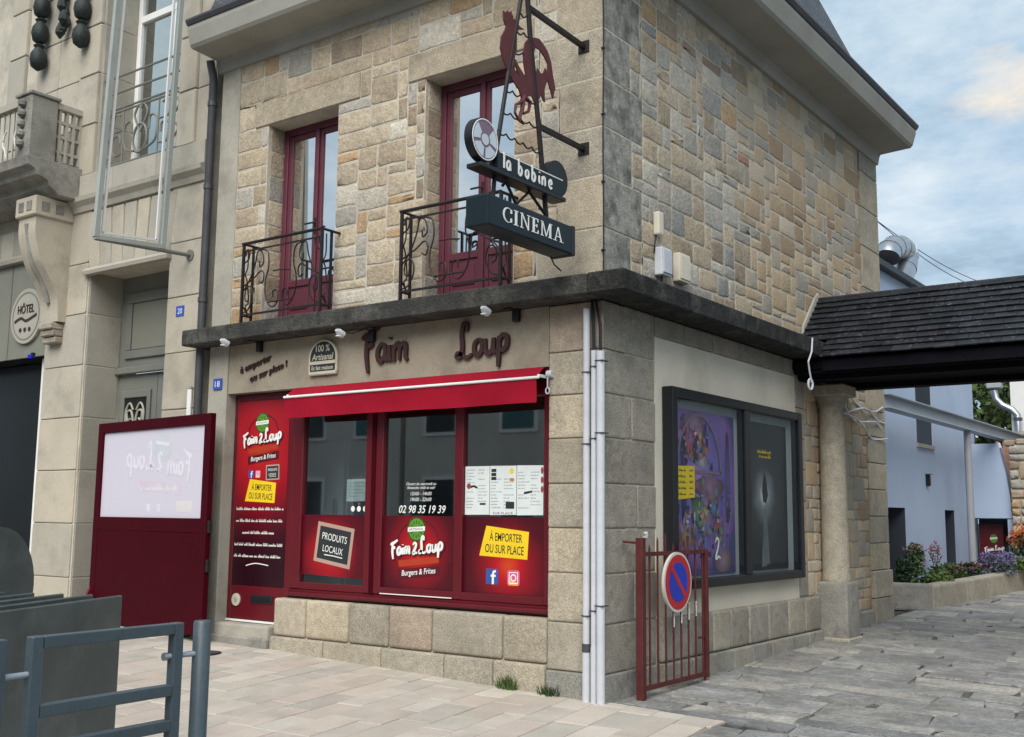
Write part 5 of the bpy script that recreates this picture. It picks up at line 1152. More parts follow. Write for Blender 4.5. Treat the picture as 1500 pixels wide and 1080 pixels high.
for k_ in range(5): MB().lathe([(.01, -.05), (.05, -.02), (.055, .02), (.02, .05)], (X-.15, yo-.02, 5.52+.12*k_), 10).build('carved_bud', ST[cb_], D, smooth=True)
bp = [(.05, 4.98), (yo*.45, 4.98), (yo*.62, 5.06), (yo*.66, 5.12), (yo*.86, 5.16), (yo*.9, 5.22), (yo*1.02, 5.25), (yo*1.06, 5.36), (.05, 5.36)]
MB().prism([(-11.5, y, z) for y, z in bp], (X+.05+11.5, 0, 0)).build('balcony_slab', ST[cb_], D, bevel=.004)
# console bracket
D = node('console', H); xa, xb = -7.70, -7.34
pr = cat([(-.46, 4.98), (-.46, 4.72), (-.45, 4.5), (-.36, 4.22), (-.22, 4.0), (-.13, 3.8), (-.11, 3.55)], 5); pts = [(.0, 4.98)] + pr + [(.0, 3.55)]
MB().prism([(xa, y, z) for y, z in pts], (xb-xa, 0, 0)).build('scroll_body', ST['hc'], D, smooth=False)
MB().tube([((xa+xb)/2, y-.004, z) for y, z in cat([(-.455, 4.66), (-.36, 4.22), (-.22, 4.0), (-.135, 3.78)], 6)], .035, 8).build('carved_rib', ST['gdark'], D, smooth=True)
box('console_cap', ST['hc'], D, xa-.03, xb+.03, -.50, .0, 4.74, 4.97, bevel=.012)
for dx in (.05, .22): box('cap_recess', ST['gdark'], D, xa+dx, xa+dx+.10, -.508, -.49, 4.80, 4.91)
for dy in (-.42, -.24): box('cap_recess', ST['gdark'], D, xb+.022, xb+.036, dy, dy+.1, 4.80, 4.91)
for z, w_ in ((3.46, .17), (3.38, .14), (3.30, .11)): box('console_drop', ST['gb'], D, (xa+xb)/2-.12, (xa+xb)/2+.14, -w_, .0, z, z+.075, bevel=.012)
# bronze-like garlands
for (px, zt, nb_) in ((58, 0, 4), (118, -20, 3)):
    p = at(px, 60, 1, -.12); D = node('garland', H); nbud = nb_
    for k_ in range(nb_):
        z = (6.98 if nb_ == 4 else 7.05)-.0+k_*.36 if False else at(px, (85, 52)[nb_ == 3], 1, -.12).z+k_*.34
        MB().lathe([(.02, -.16), (.085, -.11), (.105, -.02), (.095, .06), (.05, .13), (.07, .16), (.03, .19)], (p.x, -.12, z), 12).build('bud', 'bronze_green', D, smooth=True)
p = at(90, 25, 1, -.1); D = node('carved_foliage', H)
for k_ in range(16):
    a_ = rnd.uniform(0, 6.28); r_ = rnd.uniform(0, .2); q = (p.x+r_*math.cos(a_)*.9, -.1+rnd.uniform(-.05, .04), p.z+.25+rnd.uniform(-.45, .5))
    MB().lathe([(.01, -.10), (.06, -.03), (.05, .04), (.015, .1)], q, 7).build('leaf', 'bronze_green', D)
# double door
D = node('entrance_door', H); y = .46
box('transom_frame', 'grey_paint', D, -6.93, -5.44, y, y+.08, 3.02, 4.10)
for a in (0,):
    MB().box(-6.80, -5.55, y-.03, y-.002, 3.78, 3.90).box(-6.80, -5.55, y-.03, y-.002, 3.12, 3.22).box(-6.80, -6.70, y-.028, y-.002, 3.22, 3.78).box(-5.65, -5.55, y-.028, y-.002, 3.22, 3.78).build('transom_moulding', 'grey_paint', D, bevel=.008)
    box('transom_panel', 'hotel_grey', D, -6.69, -5.66, y-.012, y-.003, 3.23, 3.77)
box('transom_sill', 'grey_paint', D, -6.93, -5.44, y-.06, y-.001, 2.94, 3.02, bevel=.01)
for a, b in ((-6.92, -6.19), (-6.18, -5.45)):
    box('door_leaf', 'grey_paint', D, a, b, y+.01, y+.06, .25, 2.94)
    mm_ = (a+b)/2; l, r_ = a+.15, b-.15
    MB().box(l-.06, l, y-.02, y+.008, 1.2, 2.75).box(r_, r_+.06, y-.02, y+.008, 1.2, 2.75).box(l, r_, y-.018, y+.008, 2.66, 2.75).box(l, r_, y-.018, y+.008, 1.2, 1.28).build('door_moulding', 'grey_paint', D, bevel=.008)
    box('door_pane', 'pane_dark', D, l, r_, y+.001, y+.009, 1.28, 2.66)
    for s in (1, -1):
        MB().tube([(mm_+s*u, y-.012, z) for u, z in cat([(.03, 1.4), (.04, 1.9), (.10, 2.1), (.07, 2.28), (.02, 2.35), (.06, 2.5), (.14, 2.5), (.13, 2.4), (.08, 2.42)], 5)], .014, 6).build('grille_scroll', 'hotel_sign', D, smooth=True)
        MB().tube([(mm_+s*u, y-.012, z) for u, z in cat([(.16, 2.3), (.17, 2.5), (.10, 2.6), (.03, 2.52)], 5)], .012, 6).build('grille_scroll', 'hotel_sign', D, smooth=True)
# hotel entrance with sign panel
box('sign_panel', 'hotel_grey', H, -11.5, -7.752, .02, .06, 3.20, 4.40)
for x in (-8.0, -8.62): box('panel_joint', 'grey_paint', H, x-.008, x+.008, .012, .019, 3.20, 4.40) if x < -8.5 else None
box('entrance_back', 'pane_dark', H, -11.5, -7.752, .9, .95, 0, 3.2); box('entrance_soffit', 'pane_dark', H, -11.5, -7.752, .07, .9, 3.2, 3.25)
box('entrance_jamb', 'grey_paint', H, -8.05, -7.97, .35, .45, .1, 3.19); box('entrance_frame', 'white_paint', H, -8.0, -7.88, .12, .22, .1, 3.19, bevel=.008)
box('entrance_glass', 'pane_dark', H, -11.4, -8.06, .4, .41, .1, 3.19)
# hotel plaque
p = at(38, 463, 1, -.02); D = thing('hotel_plaque', 'round cream hotel plaque on the grey-green panel', 'sign', (p.x, -.03, p.z-.33)); f = off(front, .02)
disc(MB(), p.x, p.z, .34, .34, f, -.035, .0, 40).build('plate', 'hotel_sign', D); MB().ribbon(arc(p.x, p.z, .29, .29, 0, 360, 40), .014, f, .001, .005).build('ring', 'hotel_grey', D)
text('letters', 'HÔTEL', 'letter_brown', D, f, p.x, p.z+.10, .13, .36, .001, .008); MB().ribbon(cat([(p.x-.24, p.z-.06), (p.x-.1, p.z-.02), (p.x+.02, p.z-.06), (p.x+.24, p.z-.0)]), .03, f, .001, .008).build('script_line', 'letter_brown', D)
for k_ in (-1, 0, 1): disc(MB(), p.x+k_*.10, p.z-.17, .03, .03, f, .001, .008, 5).build('star', 'letter_brown', D)
p = at(48, 523, 1, .0); T = thing('blue_lamp', 'small blue lamp at the edge of the hotel sign panel', 'lamp', (p.x, -.02, p.z)); MB().lathe([(.03, -.02), (.035, .02)], (p.x, -.03, p.z), 12).build('bulb', 'blue_lamp', T, smooth=True); MB().box(p.x-.02, p.x+.02, -.02, .02, p.z+.02, p.z+.05).build('holder', 'sign_edge', T)
# empty projecting sign frame
xs2 = -5.08; T = thing('sign_frame', 'empty pale metal sign frame projecting from the hotel wall', 'sign frame', (xs2, 0, 4.0))
def s2(px, py): q = at(px, py, 0, xs2); return (xs2, q.y, q.z)
for nm, a, b, w_ in (('outer_post', (140, 347), (176, -40), .05), ('inner_post', (238, 362), (268, -40), .05), ('bottom_bar', (138, 347), (240, 362), .045)):
    MB().bar(s2(*a), s2(*b), w_).build(nm, 'frame_grey', T)
for a, b in (((150, 341), (186, -40)), ((229, 352), (258, -40)), ((150, 341), (229, 352))): MB().bar(s2(*a), s2(*b), .022).build('inner_strip', 'white_house', T)
q = s2(278, 374); MB().tube([s2(140, 349), (xs2, -.005, q[2])], .022, 10).build('support_tube', 'grey_paint', T, smooth=True); MB().lathe([(.06, 0), (.06, .02)], (xs2, -.02, q[2]), 16, 1).build('flange', 'grey_paint', T)
T = thing('cable_cover', 'short white plastic cable cover beside the downpipe', 'cable cover', (-4.92, 0, 1.9)); box('cover', 'white_paint', T, -4.98, -4.92, -.04, -.014, 1.9, 2.62, bevel=.006); box('cap', 'pipe_grey', T, -4.985, -4.915, -.045, -.012, 2.62, 2.64)

# ================================================================== standing on the pavement
# --- red windbreak panel
ang = R(6.5); X0, Y0 = -4.27, -.25; Lb = 2.26
def wb(u, d, z): return (X0-u*math.cos(ang)-d*math.sin(ang), Y0+u*math.sin(ang)-d*math.cos(ang), z)
T = thing('windbreak_panel', 'dark red terrace windbreak panel with frosted window, beside the shop door', 'windbreak', (X0-1, Y0, .15))
def wbox(name, mat, u0, u1, d0, d1, z0, z1, bevel=0): return MB().add([wb(u, d, z) for z in (z0, z1) for u, d in ((u0, d0), (u1, d0), (u1, d1), (u0, d1))], [(0, 3, 2, 1), (4, 5, 6, 7), (0, 1, 5, 4), (1, 2, 6, 5), (2, 3, 7, 6), (3, 0, 4, 7)]).build(name, mat, T, bevel=bevel)
zt, zg, zb_ = 2.32, 1.30, .19
wbox('frame_stile', 'red_dark', 0, .11, -.03, .03, zb_, zt, .004); wbox('frame_stile', 'red_dark', Lb-.11, Lb, -.03, .03, zb_, zt, .004); wbox('top_rail', 'red_dark', .11, Lb-.11, -.029, .029, zt-.11, zt, .004)
wbox('middle_rail', 'red_dark', .11, Lb-.11, -.029, .029, zg-.14, zg, .004); wbox('lower_panel', 'red_dark', .112, Lb-.112, -.026, .026, zb_+.101, zg-.142); wbox('bottom_rail', 'red_dark', .11, Lb-.11, -.029, .029, zb_, zb_+.1, .004)
wbox('frosted_window', 'frosted', .11, Lb-.11, -.006, .006, zg, zt-.11)
wf = lambda u, w, d: wb(u, d, w)
def flipu(u): return u
# printed on the far side, so it shows through in reverse
script('ghost_letters', 'Faim', 'frost_white', T, wf, .34, 1.72, .13, .035, .007, .008, 1, .03); script('ghost_letters', '2', 'frost_white', T, wf, .90, 1.78, .12, .03, .007, .008); script('ghost_letters', 'Loup', 'frost_white', T, wf, 1.08, 1.80, .14, .035, .007, .008, 1.1, .04)
disc(MB(), .92, 2.02, .19, .15, wf, .0063, .0068).build('ghost_seal', 'frost_green', T); MB().ribbon([(.78, 2.04), (1.05, 2.07)], .04, wf, .007, .008).build('ghost_band', 'frost_white', T)
sheet(MB(), [(.52, 1.52), (1.4, 1.60), (1.4, 1.70), (.52, 1.62)], wf, .0063, .0066).build('ghost_strap', 'frost_pink', T); greek('ghost_print', 'frost_white', T, wf, .58, 1.34, 1.57, .07, .007, 4)
sheet(MB(), [(.3, 1.36), (.6, 1.36), (.6, 1.47), (.3, 1.47)], wf, .0063, .0066).build('ghost_label', 'frost_yellow', T)
for u in (.9, 1.1): sheet(MB(), [(u, 1.36), (u+.07, 1.36), (u+.07, 1.44), (u, 1.44)], wf, .0063, .0066).build('ghost_icon', 'frost_white', T)
for u in (.05, Lb-.05):
    if u > 1: MB().add([wb(u+a, d, z) for a in (-.02, .02) for d, z in ((-.22, zb_-.03), (.22, zb_-.03), (.05, zb_+.35), (-.05, zb_+.35))], [(0, 1, 2, 3), (7, 6, 5, 4), (0, 4, 5, 1), (1, 5, 6, 2), (2, 6, 7, 3), (3, 7, 4, 0)]).build('foot', 'red_paint', T)
    for d in ((-.18, .18) if u > 1 else (0,)):
        q = wb(u, d, 0); MB().lathe([(.035, -.02), (.035, .02)], (q[0], q[1], G(q[0], q[1])+.036), 14, 0).build('castor', 'sign_edge', T, smooth=True); MB().bar((q[0], q[1], G(q[0], q[1])+.04), (q[0], q[1], zb_-.02), .02).build('castor_fork', 'zinc_dark', T)
for z in (1.22, .85): wbox('latch', 'iron', -.035, -.001, -.02, .02, z-.06, z+.06, .004)
# --- stacked folded tables behind the barrier
pa = at(180, 872, 2, .905); pb_ = at(0, 896, 2, .905); dv = (pb_-pa); dv.z = 0; dv.normalize(); nv = Vector((dv.y, -dv.x, 0))
if nv.dot(CAM-pa) > 0: nv = -nv
W_T = 1.15
ords = ['frontmost', 'second', 'third', 'fourth', 'rearmost']
for k in range(5):
    o_ = pa + nv*(.15*k) + dv*(.04*k); gz = G(o_.x, o_.y)
    T = thing('folded_table', 'dark grey folded table top stood on edge, %s of the stack by the barrier' % ords[k], 'table', (o_.x, o_.y, gz), 'folded tables stacked upright')
    a = o_; b = o_+dv*W_T; z0, z1 = gz+.02, .905+.004*k
    q = [a, b, b+nv*.022, a+nv*.022]
    MB().add([(p.x, p.y, z) for z in (z0, z1) for p in q], [(0, 3, 2, 1), (4, 5, 6, 7), (0, 1, 5, 4), (1, 2, 6, 5), (2, 3, 7, 6), (3, 0, 4, 7)]).build('table_top', 'table_grey', T, bevel=.006)
    c0 = a+dv*.18+nv*.035; c1 = a+dv*(W_T-.18)+nv*.035
    for c in (c0, c1): MB().tube([(c.x, c.y, gz+.0), (c.x, c.y, z1-.08)], .012, 8).build('leg', 'iron', T)
    MB().tube([(c0.x, c0.y, gz+.3), (c1.x, c1.y, gz+.3)], .010, 8).build('stretcher', 'iron', T)
bs = at(0, 896, 2, .905); dh = (bs-CAM); dh.z = 0; Ld = dh.length+1.05; dh.normalize(); ry = (CAM+dh*Ld).y; cc = at(-4, 862, 1, ry); gz = G(cc.x, cc.y)
T = thing('folded_table', 'round dark grey table top tilted upright behind the stacked tables', 'table', (cc.x, cc.y, gz))
zc = cc.z; rad = at(-4, 772, 1, ry).z-zc
vs = []; nn = 40
for d in (0, .03):
    for i in range(nn):
        t = 2*math.pi*i/nn; p = Vector((cc.x, cc.y, zc)) + dv*(-rad*math.cos(t)) + nv*d + Vector((0, 0, rad*math.sin(t))); vs.append(p)
MB().add(vs, [list(range(nn))[::-1], [nn+i for i in range(nn)]] + [(i, (i+1) % nn, nn+(i+1) % nn, nn+i) for i in range(nn)]).build('table_top', 'table_grey', T, smooth=True)
p = Vector((cc.x, cc.y, 0))+nv*.07; MB().tube([(p.x, p.y, gz+.03), (p.x, p.y, zc)], .03, 10).build('pedestal', 'iron', T, smooth=True); MB().lathe([(.22, 0), (.22, .015), (.05, .03)], (p.x, p.y, gz), 20).build('foot_plate', 'iron', T)
# --- street barrier and post
ztb = .92
def bpt(px, py, z): q = at(px, py, 2, z); return q
def barrier(pA, pB, label):
    c = (pA+pB)/2; T = thing('street_barrier', label, 'barrier', (c.x, c.y, G(c.x, c.y)), 'street barrier frames')
    d = (pB-pA); d.z = 0; L_ = d.length; d.normalize(); w_ = .045
    for p in (pA, pB): MB().bar((p.x, p.y, G(p.x, p.y)-.05), (p.x, p.y, ztb), w_).build('post', 'barrier_paint', T, bevel=.004)
    a, b = pA+d*.024, pB-d*.024
    for nm, z in (('top_rail', ztb-.0225), ('rail', ztb-.26), ('rail', ztb-.395)): MB().bar((a.x, a.y, z), (b.x, b.y, z), w_*.98, w_*.96).build(nm, 'barrier_paint', T, bevel=.003)
    return d
pA, pB = bpt(52, 932, ztb), bpt(259, 912, ztb); dd = barrier(pA, pB, 'blue-grey square-tube barrier frame with two mid rails, fixed to the round post')
pC = pA-dd*.14; barrier(pC-dd*1.05, pC, 'blue-grey barrier frame continuing the line away from the round post')
pp = bpt(297, 909, ztb+.0); pp = Vector((pp.x, pp.y, 0)); gz = G(pp.x, pp.y)
T = thing('round_post', 'round blue-grey steel post at the end of the barrier', 'post', (pp.x, pp.y, gz)); MB().lathe([(.036, -.05), (.036, ztb-gz-.006), (.031, ztb-gz)], (pp.x, pp.y, gz), 20).build('tube', 'barrier_paint', T, smooth=True); MB().lathe([(.05, 0), (.05, .012)], (pp.x, pp.y, gz), 20).build('base_ring', 'barrier_paint', T, smooth=True)
for (a, b, lab) in ((pB, pp, 'short steel link rod between barrier frame and round post'), (pC, pA, 'short steel link rod joining the two barrier frames')):
    T = thing('link_rod', lab, 'rod', (a.x, a.y, ztb-.2)); d = (Vector((b.x, b.y, 0))-Vector((a.x, a.y, 0))).normalized(); z = ztb-.13
    s, e = Vector((a.x, a.y, z))-d*.05, Vector((b.x, b.y, z))+d*.0
    MB().tube([s, e], .011, 10).build('rod', 'steel_paint', T, smooth=True); MB().tube([s-d*.004, s+d*.012], .016, 8).build('nut', 'zinc', T)
# --- manhole-like dark patch on the pavement and the weeds at the wall foot
def tuft(px, py, label, n_, h, mats, yy=-.06):
    q = at(px, py, 1, yy); x, y = q.x, q.y; T = thing('weed', label, 'weed', (x, y, G(x, y)), 'weeds at the wall foot'); rg = random.Random(px)
    for m_ in mats:
        mb = MB()
        for i in range(n_):
            a_ = rg.uniform(0, 6.28); r_ = rg.uniform(0, .07); bx_, by_ = x+r_*math.cos(a_)*1.4, min(y+r_*math.sin(a_)*.6, -.035); hh = h*rg.uniform(.4, 1); lx, ly = rg.uniform(-.05, .05), rg.uniform(-.05, .01); z = G(bx_, by_)-.005
            mb.add([(bx_-.004, by_, z), (bx_+.004, by_, z), (bx_+lx*.5+.003, by_+ly*.5, z+hh*.6), (bx_+lx, by_+ly, z+hh), (bx_+lx*.5-.003, by_+ly*.5, z+hh*.6)], [(0, 1, 2, 3, 4)])
        o = mb.build('blades', m_, T)
tuft(743, 1006, 'bright green tuft of weeds at the foot of the shop base', 60, .13, ['leaf_b', 'leaf_a']); tuft(803, 1016, 'small dark weed at the foot of the pier', 30, .10, ['leaf_a', 'leaf_c'])

# ================================================================== behind, down the alley
BX = -.45
BL = thing('blue_building', 'pale blue rendered building behind the passage with tall dark openings', 'building', (BX, 10, .2))
ops = [(8.33, 9.19, -.2, 1.53), (11.33, 11.92, -.2, 1.52), (9.92, 10.79, 2.52, 4.4)]; y0, y1 = 6.9, 13.5; zt = 4.95
def wall_x(parent, name, x, th, y0, y1, z0, z1, ops, mat):
    """wall in a plane x = const with rectangular openings"""
    ys_ = sorted({y0, y1, *[o[0] for o in ops], *[o[1] for o in ops]}); mb = MB()
    for a, b in zip(ys_, ys_[1:]):
        cuts = sorted([(o[2], o[3]) for o in ops if o[0] <= a and o[1] >= b]); z = z0
        for c, d in cuts:
            if c > z: mb.box(x-th, x, a, b, z, c)
            z = max(z, d)
        if z < z1: mb.box(x-th, x, a, b, z, z1)
    return mb.build(name, mat, parent)
wall_x(BL, 'wall', BX, .35, y0, y1, -.2, zt, ops, 'blue_render')
box('back_volume', 'blue_render', BL, -4.5, BX-.9, y0, y1-.01, -.2, zt-.05); box('end_wall', 'blue_render', BL, BX-.9, BX-.352, y1-.3, y1-.005, -.2, zt-.02)
MB().prism([(BX+.12, y0, zt-.03), (BX+.12, y0, zt+.06), (-2.4, y0, zt+1.1), (-4.6, y0, zt+.06), (-4.6, y0, zt-.03)], (0, y1-y0-2.6, 0)).build('roof', 'slate', BL)
for (a, b, c, d) in ops:
    D = node('opening', BL); up = c > 1
    if up:
        MB().box(BX-.30, BX-.24, a, a+.09, c, d).box(BX-.30, BX-.24, b-.09, b, c, d).box(BX-.30, BX-.24, a+.09, b-.09, c, c+.09).box(BX-.298, BX-.242, (a+b)/2-.05, (a+b)/2+.05, c+.09, d).build('frame', 'white_paint', D)
        box('sill', 'concrete', D, BX-.3, BX+.03, a-.03, b+.03, c-.06, c-.002); box('pane', 'pane_dark', D, BX-.285, BX-.275, a+.09, b-.09, c+.09, d)
        box('reveal_lining', 'reveal_dark', D, BX-.24, BX-.01, b-.012, b-.003, c, d)
    else:
        box('door_leaf', 'reveal_dark', D, BX-.30, BX-.25, a, b, c, d-.42); box('fanlight', 'white_house', D, BX-.30, BX-.26, a, b, d-.41, d-.003)
        box('reveal_lining', 'reveal_dark', D, BX-.25, BX-.005, b-.012, b-.003, c, d); box('door_stop', 'white_paint', D, BX-.25, BX-.22, (a+b)/2-.02, (a+b)/2+.02, c, d-.42)
q = at(1357, 704, 0, BX); T = thing('wall_light', 'tiny dark lamp on the pale blue wall', 'lamp', (BX, q.y, q.z)); box('body', 'sign_edge', T, BX, BX+.06, q.y-.05, q.y+.05, q.z-.09, q.z+.09, bevel=.02); box('hood', 'zinc_dark', T, BX, BX+.09, q.y-.06, q.y+.06, q.z+.09, q.z+.10)
# blue stair wall with shaped end, facing the street
SY = 13.0; T = thing('stair_wall', 'pale blue stair wall with a curved end beside the stone wall', 'wall', (0, SY, .2))
p = [(BX+.01, 1.40), (.215, 1.40), (.20, 1.75), (.15, 2.15), (.09, 2.42), (.06, 2.62), (.035, 2.68), (BX+.01, 2.68)]
sheet(MB(), p, lambda u, w, d: (u, SY-d, w), -.25, 0).build('wall', 'blue_render', T); box('header', 'reveal_dark', T, BX+.01, .22, SY+.02, SY+.2, 1.385, 1.399)
MB().tube([(.0, SY+.05, 2.70), (.045, SY+.05, 2.67), (.07, SY+.05, 2.60)], .03, 8).build('coping', 'white_house', T, smooth=True)
box('recess_back', 'reveal_dark', T, BX+.01, .9, SY+.5, SY+.55, 0, 1.39); box('recess_jamb', 'blue_render', T, .14, .216, SY+.0, SY+.5, -.0, 1.384)
T = thing('red_shop_panel', 'red printed burger shop panel in the recess under the stair wall', 'sign', (-.2, SY+.3, .2)); f = lambda u, w, d: (u, SY+.30-d, w)
sheet(MB(), [(-.40, .35), (.0, .35), (.0, 1.30), (-.40, 1.30)], f, -.03, 0).build('panel', 'red_paint', T); disc(MB(), -.16, 1.05, .06, .075, f, .001, .003).build('seal', 'green_print', T); MB().ribbon([(-.22, 1.05), (-.1, 1.06)], .03, f, .004, .005).build('seal_band', 'white_letter', T)
script('letters', 'Faim', 'white_letter', T, f, -.32, .82, .042, .016, .001, .003, 1, .15); script('letters', 'Loup', 'white_letter', T, f, -.15, .85, .042, .016, .001, .003, 1, .1)
# stone garden wall on the right
T = thing('garden_wall', 'rough stone garden wall beside the pale blue stair wall', 'wall', (1.2, SY, .2)); box('core', 'mortar', T, .24, 3.2, SY-.10, SY+.3, -.1, 2.62)
fw = lambda u, w, d: (u, SY-.112-d, w)
for r in rubble(.23, 2.2, .2, 2.66, [], .16, .15, 4, [(2, 1), (1, 1), (3, 1), (2, 2)]): stone('stone', r, fw, rnd.choice(['tan', 'brown', 'buff', 'grey', 'ochre']), T, gap=.012, bulge=.03, jit=.01)
for k in range(9): MB().box(.16+k*.2, .34+k*.2, SY-.16, SY+.3, 2.62+.02*(k % 2), 2.72+.02*(k % 2)).build('coping_stone', ST[rnd.choice(['brown', 'tan'])], T, bevel=.02)
# white house and its downpipe far right
q = at(1481, 600, 1, 16.5); T = thing('white_house', 'white rendered house gable above the garden wall', 'house', (q.x+2, 16.5, .3)); box('wall', 'white_house', T, q.x, q.x+5, 16.5, 20, .2, 5.1); box('roof', 'slate', T, q.x-.25, q.x+5, 16.3, 20.2, 5.1, 5.2)
def wpx(a, b): return at(a, b, 1, 16.35)
T = thing('drainpipe', 'pale swan-neck downpipe on the white house', 'drainpipe', tuple(wpx(1492, 640))); MB().tube([wpx(1456, 572), wpx(1459, 585), wpx(1468, 594), wpx(1482, 600), wpx(1490, 608), wpx(1492, 640), wpx(1492, 720)], .07, 10).build('tube', 'zinc', T, smooth=True)
a = wpx(1457, 570); MB().box(a.x-.14, a.x+.14, a.y-.12, a.y+.12, a.z, a.z+.12).build('hopper', 'pipe_grey', T, bevel=.02); a = wpx(1491, 612); MB().tube([a, a+Vector((0, 0, -.06))], .085, 10).build('collar', 'zinc_dark', T)
# steel beam on a post
T = thing('steel_beam', 'pale steel I-beam on a thin post above the planter', 'beam', (0, 11.1, .4)); zt = 2.955
MB().box(-.09, .09, 6.86, 17, zt-.015, zt).build('top_flange', 'steel_paint', T); MB().box(-.008, .008, 6.86, 17, zt-.17, zt-.016).build('web', 'steel_paint', T); MB().box(-.088, .088, 6.86, 17, zt-.186, zt-.171).build('bottom_flange', 'steel_paint', T)
MB().tube([(0, 11.1, .40), (0, 11.1, zt-.188)], .055, 12).build('post', 'pipe_grey', T, smooth=True)
# planter
T = thing('stone_planter', 'long low granite planter in front of the pale blue building', 'planter', (0, 10, .2))
def pl(name, pts, z1, mat, b=.03): MB().prism([(x, y, G(x, y)-.05) for x, y in pts], (0, 0, z1)).build(name, mat, T, bevel=b, seg=2)
pl('end_kerb', [(-.44, 8.05), (.14, 8.25), (.12, 8.48), (-.44, 8.26)], .36, ST['gdark'])
for (a, b) in ((8.26, 9.55), (9.58, 11.6), (11.63, 13.8)): pl('kerb', [(.145+.09*(a-8.2), a), (.145+.09*(b-8.2), b), (-.06+.09*(b-8.2), b), (-.06+.09*(a-8.2), a)], .35, ST['gb'])
MB().add([(BX+.02, 8.3, .42), (.05, 8.5, .42), (.5, 13.7, .53), (BX+.02, 13.0, .53)], [(0, 1, 2, 3)]).build('soil', 'soil', T)
def plant(x, y, z, h, sp_, n_, leafm, flowerm, nf, label, seed, ls_=.045, upright=.5, name='garden_plant', catg='plant'):
    T = thing(name, label, catg, (x, y, z), 'plants in the stone planter'); rg = random.Random(seed); st = MB(); lf_ = MB(); fl = MB()
    for k in range(max(4, n_//60)):
        a_ = rg.uniform(0, 6.28); r_ = sp_*rg.uniform(.2, .8); st.tube([(x, y, z), (x+r_*.4*math.cos(a_), y+r_*.4*math.sin(a_), z+h*.5), (x+r_*math.cos(a_), y+r_*math.sin(a_), z+h*rg.uniform(.7, 1))], [.008, .006, .003], 4)
    def leafq(mb, p, s_):
        d = Vector((rg.gauss(0, 1), rg.gauss(0, 1), rg.gauss(.4, .8))).normalized(); t = d.orthogonal().normalized(); t = Matrix.Rotation(rg.uniform(0, 6.28), 3, d) @ t; u = d.cross(t)
        mb.add([p-t*s_, p+u*s_*.45, p+t*s_, p-u*s_*.45], [(0, 1, 2, 3)])
    for i in range(n_):
        t = rg.random()**.8; a_ = rg.uniform(0, 6.28); rr_ = sp_*math.sqrt(rg.random())*(1-.55*upright*t); p = Vector((x+rr_*math.cos(a_), y+rr_*math.sin(a_), z+.02+h*t*(1-.35*(rr_/sp_)**2)))
        leafq(lf_, p, ls_*rg.uniform(.5, 1.2))
    for i in range(nf):
        a_ = rg.uniform(0, 6.28); rr_ = sp_*math.sqrt(rg.random())*.9; p = Vector((x+rr_*math.cos(a_), y+rr_*math.sin(a_), z+h*rg.uniform(.7, 1.12)*(1-.25*(rr_/sp_)**2)))
        for _ in range(3): leafq(fl, p+Vector((rg.gauss(0, .012), rg.gauss(0, .012), rg.gauss(0, .02))), .024)
    st.build('stems', 'bark', T); lf_.build('leaves', leafm, T, kind='stuff')
    if nf: fl.build('flowers', flowerm, T, kind='stuff')
plant(-.22, 8.75, .42, .6, .17, 420, 'leaf_a', 'flower_pink', 26, 'tall leafy plant with pink tips at the near end of the planter', 1)
plant(-.28, 8.45, .42, .42, .15, 300, 'leaf_c', 'flower_pink', 0, 'dark bushy plant against the pale blue wall', 2)
plant(-.02, 9.2, .42, .22, .22, 380, 'leaf_b', 'flower_pink', 0, 'low bright green ground plant in the planter', 3, .04, .2)
plant(-.12, 10.1, .45, .26, .28, 380, 'leaf_a', 'flower_pink', 20, 'low green plant with a few pink flowers mid planter', 4, .045, .2)
plant(-.25, 9.9, .45, .55, .12, 90, 'leaf_a', 'flower_pink', 30, 'wispy plant with pink flower spikes mid planter', 5, .03)
plant(.02, 10.85, .46, .24, .2, 260, 'leaf_c', 'flower_pink', 40, 'dark plant with reddish flowers at the foot of the steel post', 6)
plant(.24, 11.5, .48, .36, .34, 620, 'leaf_grey', 'flower_violet', 150, 'grey lavender bush with violet flowers beside the steel post', 7, .04, .2)
plant(.55, 12.2, .5, .3, .33, 520, 'leaf_b', 'flower_violet', 20, 'green leafy bush at the planter kerb', 8, .05, .2)
plant(.62, 12.6, .5, .75, .45, 900, 'leaf_c', 'flower_orange', 420, 'bush covered in orange-red flowers at the end of the planter', 9, .05, .1)
plant(.25, 12.5, .5, .3, .28, 420, 'leaf_a', 'flower_violet', 30, 'leafy plant in front of the red printed panel', 10, .05, .2)
# duct on the roof behind
dpt = lambda a, b: at(a, b, 0, -.75)
T = thing('exhaust_duct', 'shiny bent metal exhaust duct rising behind the slate passage roof', 'duct', tuple(dpt(1312, 440)))
pth = cat([tuple(dpt(*q)) for q in ((1296, 470), (1309, 440), (1318, 415), (1327, 385), (1326, 369), (1314, 362), (1303, 368), (1300, 378))], 3)
MB().tube(pth, .19, 20).build('tube', 'zinc', T, smooth=True)
for k in (6, 8, 10, 12, 14, 16, 18): 
    if k+1 < len(pth): a, b = Vector(pth[k]), Vector(pth[k+1]); d = (b-a).normalized()*.012; MB().tube([a-d, a+d], .198, 20).build('seam_ring', 'zinc', T, smooth=True)
a, b = Vector(pth[3]), Vector(pth[5]); MB().tube([a, b], .225, 20).build('collar', 'zinc_dark', T, smooth=True)
# overhead wires
for k, (a, b, c, d, lab) in enumerate(((1270, 312, 1440, 425, 'upper thin overhead wire against the sky'), (1270, 305, 1460, 430, 'lower thin overhead wire against the sky'))):
    p, q = at(a, b+8*k, 1, 20), at(c, d-8*k, 1, 34); T = thing('overhead_wire', lab, 'wire', tuple(p)); MB().tube([p+(q-p)*(i/12)+Vector((0, 0, -.25*math.sin(math.pi*i/12))) for i in range(-2, 15)], .012, 5).build('wire', 'sign_edge', T)
